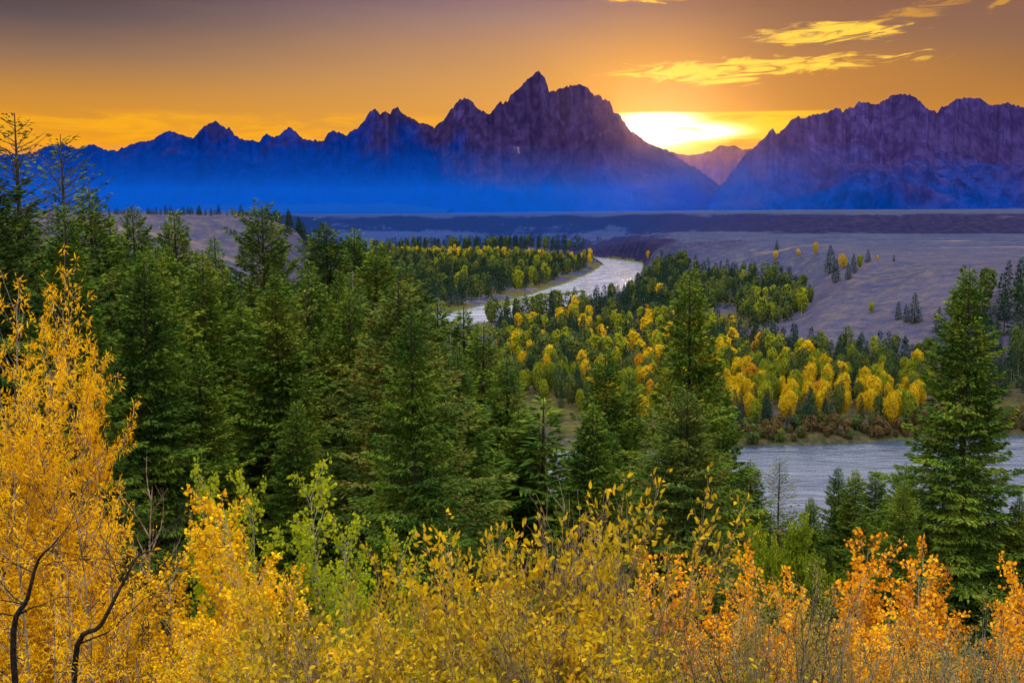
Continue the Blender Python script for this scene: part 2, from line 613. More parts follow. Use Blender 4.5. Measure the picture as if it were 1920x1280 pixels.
def gz(X, Y, detail=True):
    X = np.asarray(X, float)
    Y = np.asarray(Y, float)
    px = np.clip(960 + F * X / np.maximum(Y, 25.0), -890, 2890)
    # wandering terrace edges
    amp = sstep(300, 800, Y)
    Yw = Y + amp * 26 * fbm(X / 70, Y / 160, 4, seed=3) + sstep(1200, 1600, Y) * 60 * fbm(X / 260, Y / 900, 3, seed=4)
    Yc = np.clip(Yw, TD[0], TD[-1] - 0.01)
    fj = np.interp(Yc, TD, np.arange(len(TD)))
    j = np.clip(np.floor(fj).astype(int), 0, len(TD) - 2)
    fy = fj - j
    fi = (px + 900) / 10.0
    i = np.clip(np.floor(fi).astype(int), 0, len(TX) - 2)
    fx = fi - i
    z = (TAB[i, j] * (1 - fx) + TAB[i + 1, j] * fx) * (1 - fy) + (TAB[i, j + 1] * (1 - fx) + TAB[i + 1, j + 1] * fx) * fy
    far = np.interp(px, _farx, [FARZ[k] for k in _farx])
    z = z + (far - z) * sstep(3000, 9000, Y)
    if detail:
        slope = sstep(300, 420, Y) * (1 - sstep(3000, 5000, Y))
        high = sstep(4, 16, z)
        z = z + slope * high * (1.5 * fbm(X / 45, Y / 60, 4, seed=7) + 0.25 * fbm(X / 6, Y / 8, 3, seed=8)) * (1 - 0.75 * sstep(27, 31, z))
        z = z + (1 - slope) * 0.5 * fbm(X / 9, Y / 9, 4, seed=6) * sstep(2, 30, Y) * (1 - sstep(2000, 4000, Y))
        z = z + 0.7 * fbm(X / 28, Y / 28, 3, seed=9) * sstep(200, 300, Y) * (1 - sstep(1500, 2500, Y)) * (1 - high)
    m = (Y > 150) & (Y < 1700) & (np.abs(X) < 800)
    if np.any(m):
        xs, ys = X[m], Y[m]
        s = river_sd(xs, ys) + 2.2 * fbm(xs / 22, ys / 22, 4, seed=1)
        zz = z[m]
        t = sstep(-3.0, 9.0, s)
        zz = -1.3 * (1 - t) + np.maximum(zz, 0.9) * t
        for c, ang, la, lb in BARS:
            e = ell(xs, ys, c, ang, la, lb) + 0.25 * fbm(xs / 14, ys / 14, 3, seed=12)
            zz = np.maximum(zz, 0.35 - 1.9 * sstep(0.75, 1.2, e))
        z = z.copy()
        z[m] = zz
    return z


GZX = {}


def ground(x, y):
    return float(gz(np.array([x]), np.array([y]))[0])


# ground sheet
us = np.concatenate([np.linspace(-1.6, -0.62, 40)[:-1], np.arange(-0.62, 0.62, 0.0025), np.linspace(0.62, 1.6, 40)])
ys = np.concatenate([np.arange(-60, 0, 4.0), np.arange(0, 200, 1.6), np.arange(200, 320, 1.3), np.arange(320, 1500, 3.2), 1500 * 1.013 ** np.arange(0, 190)])
UU, YY = np.meshgrid(us, ys)
XX = UU * (np.maximum(YY, 0) + 55.0)
ZZ = gz(XX, YY)
nr, nc = XX.shape
idx = np.arange(nr * nc).reshape(nr, nc)
fq = np.stack([idx[:-1, :-1], idx[:-1, 1:], idx[1:, 1:], idx[1:, :-1]], -1).reshape(-1, 4)

m, nt = new_mat("sagebrush_ground")
geo = nt.n("ShaderNodeNewGeometry")
P = geo.outputs["Position"]
sxyz = nt.n("ShaderNodeSeparateXYZ")
nt.l(P, sxyz.inputs[0])
n1 = nt.noise(P, 0.02, 5, 0.6)
n2 = nt.noise(P, 0.45, 4, 0.7)
n3 = nt.noise(P, 0.12, 4, 0.65)
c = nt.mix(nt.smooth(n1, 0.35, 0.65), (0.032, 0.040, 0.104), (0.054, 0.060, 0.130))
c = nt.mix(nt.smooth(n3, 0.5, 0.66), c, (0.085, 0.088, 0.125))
c = nt.mix(nt.m("MULTIPLY", nt.smooth(n2, 0.48, 0.60), 0.85), c, (0.022, 0.034, 0.058))
# pale trodden streaks along the terraces (dry grass)
st = nt.n("ShaderNodeMapping")
st.inputs["Scale"].default_value = (0.006, 0.030, 0.0)
nt.l(P, st.inputs[0])
n4 = nt.noise(st.outputs[0], 1.0, 5, 0.6, 0.4)
c = nt.mix(nt.m("MULTIPLY", nt.smooth(n4, 0.60, 0.68), 0.55), c, (0.26, 0.19, 0.15))
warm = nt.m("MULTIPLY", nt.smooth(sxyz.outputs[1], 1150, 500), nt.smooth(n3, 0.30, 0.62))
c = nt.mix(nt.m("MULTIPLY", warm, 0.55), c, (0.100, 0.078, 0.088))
# steep scarps: darker brush between bare strips
nz = nt.n("ShaderNodeSeparateXYZ")
nt.l(geo.outputs["True Normal"], nz.inputs[0])
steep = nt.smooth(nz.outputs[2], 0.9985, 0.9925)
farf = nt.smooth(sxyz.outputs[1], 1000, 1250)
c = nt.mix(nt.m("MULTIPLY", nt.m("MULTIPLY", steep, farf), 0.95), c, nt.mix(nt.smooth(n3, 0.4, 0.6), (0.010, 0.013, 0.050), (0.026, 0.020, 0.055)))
far_haze = nt.m("MULTIPLY", nt.smooth(sxyz.outputs[1], 1200, 1900), nt.smooth(sxyz.outputs[0], 750, 0))  # haze blue painted over the far left ground, growing with distance
c = nt.mix(nt.m("MULTIPLY", far_haze, 0.9), c, nt.mix(steep, (0.018, 0.042, 0.15), (0.005, 0.020, 0.095)))
# river gravel and grassy banks near water level
zf = sxyz.outputs[2]
n5 = nt.noise(P, 1.6, 4, 0.7)
low = nt.smooth(zf, 1.1, 0.6)
grav = nt.mix(nt.smooth(n5, 0.42, 0.6), (0.17, 0.15, 0.16), (0.07, 0.065, 0.07))
gr = nt.mix(nt.smooth(n3, 0.36, 0.52), grav, (0.075, 0.095, 0.022))
c = nt.mix(low, c, gr)
meadow = nt.m("MULTIPLY", nt.smooth(sxyz.outputs[1], 520, 400), nt.smooth(zf, 5.0, 3.0))
c = nt.mix(nt.m("MULTIPLY", meadow, nt.smooth(n3, 0.66, 0.50)), c, nt.mix(nt.smooth(n2, .4, .6), (0.070, 0.058, 0.034), (0.030, 0.036, 0.018)))
grassy = nt.m("MULTIPLY", nt.smooth(zf, 0.7, 1.0), nt.smooth(zf, 3.6, 2.2))
c = nt.mix(nt.m("MULTIPLY", grassy, nt.smooth(n1, 0.46, 0.54)), c, nt.mix(nt.smooth(n2, .4, .6), (0.10, 0.085, 0.03), (0.05, 0.055, 0.02)))
c = nt.mix(nt.smooth(zf, 0.15, -0.2), c, (0.05, 0.06, 0.05))
# dark forest floor under the viewer's slope
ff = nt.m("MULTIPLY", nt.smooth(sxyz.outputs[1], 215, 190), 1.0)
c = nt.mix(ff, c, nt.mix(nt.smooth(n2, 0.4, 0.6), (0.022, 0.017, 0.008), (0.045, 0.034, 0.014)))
bp = nt.n("ShaderNodeBump")
bp.inputs["Strength"].default_value = 0.7
bp.inputs["Distance"].default_value = 1.2
nt.l(n2, bp.inputs["Height"])
out(nt, principled(nt, c, 1.0, 0.0, bp.outputs[0]))
GM = m
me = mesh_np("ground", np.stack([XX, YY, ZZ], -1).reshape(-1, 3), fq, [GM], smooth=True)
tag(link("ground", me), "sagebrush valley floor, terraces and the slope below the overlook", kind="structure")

# water: one sheet following the river
g = 4.0
gx, gy = np.meshgrid(np.arange(-360, 720, g), np.arange(180, 1640, g))
sdv = river_sd(gx, gy)
keep = sdv < 13
ids = -np.ones(gx.shape, int)
cellk = keep[:-1, :-1] & keep[1:, :-1] & keep[:-1, 1:] & keep[1:, 1:]
allid = np.arange(gx.size).reshape(gx.shape)
q = np.stack([allid[:-1, :-1], allid[:-1, 1:], allid[1:, 1:], allid[1:, :-1]], -1)[cellk]
used, inv = np.unique(q, return_inverse=True)
V = np.stack([gx.ravel(), gy.ravel(), np.zeros(gx.size)], -1)[used]
m, nt = new_mat("river_water")
geo = nt.n("ShaderNodeNewGeometry")
P = geo.outputs["Position"]
mp = nt.n("ShaderNodeMapping")
mp.inputs["Scale"].default_value = (0.16, 0.5, 1)
nt.l(P, mp.inputs[0])
wn = nt.noise(mp.outputs[0], 1.0, 5, 0.7, 0.8)
wn2 = nt.noise(mp.outputs[0], 0.12, 3, 0.5, 0.8)
h = nt.m("ADD", nt.m("MULTIPLY", wn, 0.42), nt.m("MULTIPLY", wn2, 1.3))
bp = nt.n("ShaderNodeBump")
bp.inputs["Strength"].default_value = 0.8
bp.inputs["Distance"].default_value = 1.0
nt.l(h, bp.inputs["Height"])
b = nt.n("ShaderNodeBsdfPrincipled")
swy = nt.n("ShaderNodeSeparateXYZ")
nt.l(P, swy.inputs[0])
sky_sheen = nt.m("MULTIPLY", nt.smooth(swy.outputs[1], 480, 640), nt.smooth(nt.noise(mp.outputs[0], 0.35, 4, 0.65, 1.0), 0.36, 0.56))  # pale sky reflection painted into the upstream water's colour, broken up by noise
nt.l(nt.mix(sky_sheen, (0.028, 0.055, 0.115), (0.42, 0.45, 0.58)), b.inputs["Base Color"])
b.inputs["Roughness"].default_value = 0.10
b.inputs["IOR"].default_value = 1.7
b.inputs["Specular IOR Level"].default_value = 1.0
nt.l(bp.outputs[0], b.inputs["Normal"])
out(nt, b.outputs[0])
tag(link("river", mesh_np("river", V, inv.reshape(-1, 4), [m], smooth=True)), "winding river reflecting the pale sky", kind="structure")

# ------------------------------------------------------------------ mountains
SKY_A = [(-900, 300), (-600, 270), (-300, 300), (-100, 280), (0, 290), (67, 288), (97, 275), (125, 269), (155, 278), (163, 278), (183, 269), (213, 282), (230, 281), (253, 271), (277, 264), (295, 263), (305, 253),
         (328, 245), (343, 251), (370, 258), (378, 253), (383, 244), (397, 233), (412, 226), (425, 235), (433, 243), (439, 239), (447, 252), (463, 262), (470, 264), (480, 261), (485, 266), (493, 267), (500, 256),
         (508, 251), (515, 258), (527, 255), (537, 247), (548, 238), (558, 244), (573, 260), (593, 263), (612, 263), (620, 250), (630, 245), (640, 247), (653, 255), (660, 247), (677, 240), (690, 222), (697, 208),
         (707, 203), (717, 214), (725, 209), (735, 214), (742, 203), (750, 202), (758, 213), (773, 220), (787, 229), (813, 236), (817, 239), (833, 225), (847, 207), (862, 187), (873, 183), (887, 189), (895, 202),
         (903, 208), (920, 214), (930, 202), (938, 188), (943, 195), (952, 190), (957, 178), (970, 167), (987, 152), (1002, 137), (1009, 133), (1018, 142), (1025, 157), (1028, 172), (1042, 170), (1057, 163),
         (1070, 160), (1085, 157), (1100, 165), (1112, 180), (1120, 177), (1127, 186), (1140, 190), (1148, 210), (1160, 217), (1177, 242), (1200, 258), (1220, 272), (1250, 282), (1280, 303), (1313, 323),
         (1347, 350), (1370, 371), (1400, 389), (1440, 392)]
SKY_B = [(1130, 330), (1200, 290), (1230, 287), (1255, 284), (1275, 290), (1297, 290), (1330, 283), (1345, 273), (1357, 274), (1370, 272), (1387, 280), (1402, 279), (1430, 285), (1500, 300), (1600, 330)]
SKY_C = [(1290, 391), (1320, 376), (1350, 345), (1375, 312), (1398, 282), (1413, 272), (1428, 256), (1437, 242), (1441, 241), (1448, 252), (1453, 252), (1457, 245), (1480, 222), (1490, 218), (1497, 222), (1513, 214), (1540, 212),
         (1557, 202), (1565, 202), (1570, 211), (1580, 202), (1590, 200), (1598, 192), (1630, 195), (1647, 188), (1660, 178), (1680, 177), (1693, 177), (1707, 185), (1722, 203), (1737, 207), (1743, 212),
         (1753, 200), (1763, 198), (1777, 185), (1797, 183), (1820, 185), (1840, 197), (1873, 193), (1903, 203), (1920, 195), (1980, 190), (2100, 220), (2300, 230), (2600, 280), (2900, 260)]


def rock_mat(name, rock1, rock2, forest, zf0, zf1, drop=0.0, snow=0.8):
    m, nt = new_mat(name)
    geo = nt.n("ShaderNodeNewGeometry")
    P = geo.outputs["Position"]
    s = nt.n("ShaderNodeSeparateXYZ")
    nt.l(P, s.inputs[0])
    mp = nt.n("ShaderNodeMapping")
    mp.inputs["Scale"].default_value = (1.0, 0.5, 0.45)
    nt.l(P, mp.inputs[0])
    n1 = nt.noise(mp.outputs[0], 0.0022, 7, 0.66, 0.5)
    n2 = nt.noise(mp.outputs[0], 0.009, 6, 0.7, 0.3)
    n3 = nt.noise(P, 0.0011, 4, 0.6)
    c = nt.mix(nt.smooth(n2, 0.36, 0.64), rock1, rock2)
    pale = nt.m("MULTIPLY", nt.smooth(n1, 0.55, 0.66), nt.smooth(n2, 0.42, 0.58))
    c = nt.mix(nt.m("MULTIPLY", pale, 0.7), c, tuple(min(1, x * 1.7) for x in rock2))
    # forest climbs to an uneven tree line, haze blue painted into its colour
    line = nt.m("ADD", s.outputs[2], nt.m("MULTIPLY", nt.m("SUBTRACT", n1, 0.5), -1500.0))
    line = nt.m("ADD", line, nt.m("MULTIPLY", nt.m("SUBTRACT", n3, 0.5), -900.0))
    if drop:
        line = nt.m("ADD", line, nt.smooth(s.outputs[0], -2200, 900, 0.0, drop))
    f = nt.smooth(line, zf1, zf0)
    fc = nt.mix(nt.smooth(n2, 0.4, 0.6), forest, tuple(x * 1.5 for x in forest))
    c = nt.mix(f, c, fc)
    # a few old snow patches high up
    sn = nt.m("MULTIPLY", nt.smooth(nt.noise(mp.outputs[0], 0.0045, 3, 0.5, 0.3), 0.72, 0.74), nt.smooth(line, zf1, zf1 + 250))
    c = nt.mix(nt.m("MULTIPLY", sn, snow), c, (0.55, 0.45, 0.60))
    bp = nt.n("ShaderNodeBump")
    bp.inputs["Strength"].default_value = 0.5
    bp.inputs["Distance"].default_value = 40
    nt.l(n2, bp.inputs["Height"])
    out(nt, principled(nt, c, 1.0, 0.0, bp.outputs[0]))
    return m


def mountain(name, label, sky, y_foot, y_crest, x0, x1, mat, amp=1.0, seed=0, jag=1.0, step=1.1, rough=300):
    px = np.arange(x0, x1, step)
    sy = np.interp(px, [p[0] for p in sky], [p[1] for p in sky])
    inside = sstep(0, 12, HOR - 2 - sy)
    sy = sy - inside * jag * (3.6 * fbm(px / 4.0, px * 0 + seed, 4, 0.65) + 2.8 * np.abs(fbm(px / 11.0, px * 0 + seed + 3, 3, 0.6)) - 1.0)
    u = (px - 960) / F
    tanE = np.array([ray(960, y)[2] for y in sy])
    # crest wanders in depth
    yc = y_crest + 900 * fbm(px / 130.0, px * 0 + seed + 0.5, 3) + 250 * fbm(px / 17.0, px * 0 + seed + 1.5, 3)
    zc = CAMZ + tanE * yc
    zbase = 45.0
    # progressively smoothed crest, so lower slopes do not echo every pinnacle
    lev = [zc]
    k = zc.copy()
    for s in (6, 22, 60, 140):
        w_ = int(s / step)
        kern = np.hanning(2 * w_ + 3)
        kern /= kern.sum()
        pad = np.pad(k, w_ + 1, mode="edge")
        k = np.convolve(pad, kern, mode="valid")
        lev.append(k)
    lev = np.array(lev)
    nt_ = 150
    tf = np.linspace(0, 1, nt_)
    tb = np.linspace(1, 1.6, 22)[1:]
    T = np.concatenate([tf, tb])
    rows = []
    for t in T:
        if t <= 1:
            q = (1 - t) * 13
            q = min(q, 3.999)
            i = int(q)
            f = q - i
            z_s = lev[i] * (1 - f) + lev[i + 1] * f
            z_s = np.interp(px + (1 - t) ** 0.7 * 85 * fbm(px / 70, px * 0 + t * 3.2, 3, seed=seed + 6), px, z_s)
            prof = 0.62 * t ** 1.25 + 0.38 * t ** 2.6
            yy = y_foot + (yc - y_foot) * t
            z = zbase - 60 * (1 - sstep(0, 0.05, t)) + (z_s - zbase) * prof
        else:
            yy = yc + (t - 1) * 6000
            z = zbase + (lev[0] * (1 - min(1, (t - 1) * 4)) + lev[2] * min(1, (t - 1) * 4) - zbase) * (1 - (t - 1) * 1.3)
        xx = u * yy
        if t <= 1:
            env = (math.sin(math.pi * min(t, 1.0) ** 0.85)) ** 0.8
            r = ridged((xx + 0.5 * yy) / 2000.0 + 0.25 * fbm(xx / 900, yy / 900, 3, seed=seed), (yy - 0.3 * xx) / 3600.0, 7, 0.55, seed=seed + 2)
            r2 = ridged((xx - 0.45 * yy) / 600.0, (yy + 0.3 * xx) / 900.0, 5, 0.55, seed=seed + 4)
            hgt = np.clip((z_s - zbase) / 1600.0, 0.05, 1.2)
            z = z + amp * env * hgt * (680 * (r - 0.42) + 200 * (r2 - 0.4))
            # never rise above the crest line
            lim = CAMZ + (tanE - 0.0012 - 0.02 * (1 - t)) * yy if t < 0.995 else z
            z = np.minimum(z, np.maximum(lim, zbase + (lim - zbase) * 0.9)) if t < 0.995 else z
        rows.append(np.stack([xx, yy + 0 * xx, z], -1))
    V = np.array(rows)
    a, b_ = V.shape[:2]
    idx = np.arange(a * b_).reshape(a, b_)
    fq = np.stack([idx[:-1, :-1], idx[:-1, 1:], idx[1:, 1:], idx[1:, :-1]], -1).reshape(-1, 4)
    o = link(name, mesh_np(name, V.reshape(-1, 3), fq, [mat], smooth=False))
    tag(o, label, kind="structure")
    return o


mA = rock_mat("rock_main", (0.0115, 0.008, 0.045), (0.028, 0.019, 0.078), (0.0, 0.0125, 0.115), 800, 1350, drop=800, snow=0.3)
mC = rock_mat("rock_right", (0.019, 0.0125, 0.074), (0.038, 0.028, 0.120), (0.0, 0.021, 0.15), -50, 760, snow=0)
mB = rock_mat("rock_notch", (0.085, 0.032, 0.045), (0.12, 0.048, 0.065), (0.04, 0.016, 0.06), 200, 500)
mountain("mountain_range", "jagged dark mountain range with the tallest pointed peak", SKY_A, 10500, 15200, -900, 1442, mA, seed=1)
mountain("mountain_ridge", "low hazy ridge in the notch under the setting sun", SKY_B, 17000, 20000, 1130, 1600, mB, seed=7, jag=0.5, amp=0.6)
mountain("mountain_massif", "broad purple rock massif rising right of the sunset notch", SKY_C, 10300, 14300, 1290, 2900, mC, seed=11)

# distant dark wooded rise at the foot of the range
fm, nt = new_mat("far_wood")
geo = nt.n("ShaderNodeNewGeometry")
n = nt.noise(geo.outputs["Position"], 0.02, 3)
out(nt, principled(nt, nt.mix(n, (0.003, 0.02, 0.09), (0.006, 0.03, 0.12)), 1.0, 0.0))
xs_ = np.linspace(-2600, -500, 260)
top = 60 + 52 * sstep(-500, -900, xs_) * (0.75 + 0.25 * fbm(xs_ / 160, xs_ * 0, 3)) + 4 * fbm(xs_ / 14, xs_ * 0 + 3, 3)
rows = []
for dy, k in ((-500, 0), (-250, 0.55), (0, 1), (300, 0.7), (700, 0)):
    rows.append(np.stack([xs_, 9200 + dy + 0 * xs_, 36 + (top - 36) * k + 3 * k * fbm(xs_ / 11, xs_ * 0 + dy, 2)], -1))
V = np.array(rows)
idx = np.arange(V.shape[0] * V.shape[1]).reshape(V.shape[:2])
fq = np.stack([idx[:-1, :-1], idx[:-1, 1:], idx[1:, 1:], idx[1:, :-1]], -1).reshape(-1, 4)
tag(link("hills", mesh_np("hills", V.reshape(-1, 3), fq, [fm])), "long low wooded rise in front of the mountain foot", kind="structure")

# ------------------------------------------------------------------ haze
def box(name, x0, x1, y0, y1, z0, z1, mat):
    V = np.array([(x, y, z) for z in (z0, z1) for y in (y0, y1) for x in (x0, x1)], float)
    Fq = np.array([(0, 2, 3, 1), (4, 5, 7, 6), (0, 1, 5, 4), (2, 6, 7, 3), (0, 4, 6, 2), (1, 3, 7, 5)])
    return link(name, mesh_np(name, V, Fq, [mat]))


def haze_mat(name, color, dens, aniso=0.0):
    m, nt = new_mat(name)
    pv = nt.n("ShaderNodeVolumePrincipled")
    pv.inputs["Color"].default_value = (*color, 1)
    pv.inputs["Density"].default_value = dens
    pv.inputs["Anisotropy"].default_value = aniso
    out(nt, None, pv.outputs[0])
    return m


HAZE = True
if HAZE:
    tag(box("mist", -16000, 1000, 3000, 9900, -5, 235, haze_mat("mist_air", (0.0, 0.17, 1.0), 1.15e-4)), "low blue evening mist lying over the plain before the mountains", kind="stuff")
    tag(box("haze", -34000, 34000, -70, 26000, -30, 2700, haze_mat("haze_air", (0.75, 0.50, 0.70), 0.075e-5, 0.94)), "thin blue evening haze filling the valley", kind="stuff")

# ------------------------------------------------------------------ conifers
bark = bark_mat("bark_conifer", (0.022, 0.016, 0.012), (0.085, 0.066, 0.052), 6)
bark_pale = bark_mat("bark_pale", (0.07, 0.06, 0.05), (0.22, 0.20, 0.18), 9)
M_NEED = leaf_mat("needles", [(0.0, (0.014, 0.044, 0.015)), (0.25, (0.046, 0.100, 0.018)), (0.48, (0.098, 0.168, 0.020)), (0.68, (0.165, 0.225, 0.025)), (0.86, (0.22, 0.235, 0.030)), (0.95, (0.25, 0.15, 0.035)), (1.0, (0.26, 0.09, 0.035))],
                  trans=0.0, obj_amt=0.42, noise_scale=0.55, noise_amt=0.42, rough=0.7, spec=0.1)
M_NEED_DULL = leaf_mat("needles_dull", [(0.0, (0.014, 0.044, 0.022)), (0.3, (0.048, 0.094, 0.024)), (0.55, (0.100, 0.152, 0.026)), (0.78, (0.17, 0.190, 0.030)), (0.90, (0.20, 0.14, 0.035)), (0.96, (0.24, 0.10, 0.04)), (1.0, (0.22, 0.07, 0.03))],
                       trans=0.0, obj_amt=0.42, noise_scale=0.5, noise_amt=0.42)
M_NEED_DARK = leaf_mat("needles_bluish", [(0.0, (0.010, 0.028, 0.022)), (0.5, (0.022, 0.055, 0.034)), (0.85, (0.045, 0.08, 0.035)), (1.0, (0.07, 0.07, 0.03))],
                       trans=0.0, obj_amt=0.35, noise_scale=0.25, noise_amt=0.3, rough=0.7, spec=0.1)


def conifer(seed, n_br=300, Rm=0.17, crown0=0.06, sparse_top=0.0, per=70, card=(0.0125, 0.0044), power=0.72, droop=0.25, irregular=0.25, bare=0.0):
    """unit height tree (1 m): returns trunk mesh, crown mesh.  branches carry fans of needle sprays"""
    r = np.random.RandomState(seed)
    lean = r.normal(0, 0.008, 2)
    tz = np.linspace(0, 1, 12)
    tx = lean[0] * np.sin(tz * 3) + 0 * tz
    ty = lean[1] * np.sin(tz * 2.5) + 0 * tz
    tr = 0.0135 * (1 - tz) ** 0.9 + 0.0008
    br = [(np.stack([tx, ty, tz], -1), tr, 7)]
    PP, DD, NN, LL, WW = [], [], [], [], []
    hs = crown0 + (0.985 - crown0) * (np.arange(n_br) + r.rand(n_br)) / n_br
    hs = hs ** 0.92
    ang = np.arange(n_br) * 2.39996 + r.normal(0, 0.35, n_br)
    side_f = 1 + irregular * np.sin(ang + r.rand() * 6) * 0.5
    for i in range(n_br):
        h = hs[i]
        f = (1 - h)
        R = Rm * (f ** power) * (0.55 + 0.45 * min(1, (h - crown0 * 0.5) / 0.18 + 0.25))
        R *= side_f[i] * (1 + irregular * r.normal() * 0.7)
        if r.rand() < 0.08: R *= 1.35
        R = max(R, 0.006)
        if sparse_top and h > 0.72: R *= 1.0 + 0.2 * sparse_top
        a = ang[i]
        o = np.array([np.interp(h, tz, tx), np.interp(h, tz, ty), h])
        outd = np.array([math.cos(a), math.sin(a), 0.0])
        rise = 0.55 * (h ** 2.2) + 0.03 - droop * 0.5 * (1 - h)
        s = np.linspace(0, 1, 6)
        dz = R * (rise * s - droop * (1 - h * 0.7) * s ** 2 + 0.22 * s ** 3)
        pts = o + outd * (R * s)[:, None] + np.stack([0 * s, 0 * s, dz], -1)
        if R > 0.03 and (i % 2 == 0 or h > 0.8):
            br.append((pts, 0.0016 * (R / 0.15) ** 0.5 * (1 - 0.8 * s) + 0.0002, 3))
        if bare and r.rand() < bare * (1.2 - h): continue
        k = max(6, int(per * (R / Rm) ** 1.25 * (1 - sparse_top * 0.78 * (h > 0.72))))
        s0 = 0.03 if h > 0.5 else 0.12
        ss = s0 + (1 - s0) * r.rand(k) ** 0.75
        width = 0.36 * (1 - ss) ** 0.7 * (ss > 0) + 0.05
        lat = r.uniform(-1, 1, k) * width * R
        latd = np.array([-outd[1], outd[0], 0])
        pz = np.interp(ss, s, dz)
        P = o + outd * (R * ss)[:, None] + latd * lat[:, None]
        P[:, 2] += pz - np.abs(lat) * 0.22 + r.normal(0, 0.0022, k)
        sg = np.sign(lat)
        D = outd * (0.75 + 0.5 * ss)[:, None] + latd * (sg * (0.55 + 0.4 * r.rand(k)))[:, None]
        D[:, 2] += rise * 0.6 - 0.12 - 0.30 * r.rand(k) * (1 - h) + 0.25 * h
        D += r.normal(0, 0.30, (k, 3))
        N = np.array([0, 0, 1.0]) + r.normal(0, 0.65, (k, 3))
        sz = (0.65 + 0.7 * r.rand(k)) * (0.62 + 0.38 * min(1, R / 0.06))
        PP.append(P); DD.append(D); NN.append(N)
        LL.append(card[0] * sz); WW.append(card[1] * sz * (0.8 + 0.5 * r.rand(k)))
    V, Fi = cards(np.concatenate(PP), np.concatenate(DD), np.concatenate(NN), np.concatenate(LL), np.concatenate(WW), SPRAY, 0.12)
    tv, tf_ = tubes(br)
    return (tv, tf_), (V, Fi)


FG_CON = []
specs = [dict(n_br=420, Rm=0.185, per=270, droop=0.35), dict(n_br=380, Rm=0.215, per=290, droop=0.30, irregular=0.4, power=0.62), dict(n_br=440, Rm=0.16, per=240, droop=0.28),
         dict(n_br=360, Rm=0.20, per=260, droop=0.42, irregular=0.42, crown0=0.1, bare=0.06), dict(n_br=400, Rm=0.175, per=260, irregular=0.3, power=0.78), dict(n_br=300, Rm=0.18, per=170, sparse_top=1.05, irregular=0.35, power=0.62)]
for i, sp_ in enumerate(specs):
    (tv, tf_), (cv_, cf) = conifer(40 + i, **sp_)
    FG_CON.append((mesh_np("spruce_trunk", tv, tf_, [bark_pale if i in (3,) else bark], smooth=True), mesh_np("spruce_crown", cv_, cf, [M_NEED_DULL if i in (1, 3, 5) else M_NEED])))
# small open-branched young tree
(tv, tf_), (cv_, cf) = conifer(77, n_br=130, Rm=0.2, per=110, card=(0.034, 0.010), power=0.8, droop=0.2, irregular=0.3, crown0=0.03)
FG_CON.append((mesh_np("spruce_trunk", tv, tf_, [bark], smooth=True), mesh_np("spruce_crown", cv_, cf, [M_NEED])))

rnd = random.Random(11)
CON_H = []


def place_conifer(x, ytop, D, var, label, group, wf=1.0, zbase=None):
    top = pt(x, ytop, D)
    zb = ground(top[0], top[1]) - 0.3 if zbase is None else zbase
    H = top[2] - zb
    e = link("spruce_tree", None, loc=(top[0], top[1], zb), rz=rnd.uniform(0, 6.28), scale=(H * wf, H * wf, H))
    e.empty_display_size = 0.3
    tag(e, label, "spruce tree", group)
    link("trunk", FG_CON[var][0], e)
    c = link("crown", FG_CON[var][1], e)
    CON_H.append((x, ytop, D, H, wf))
    return e


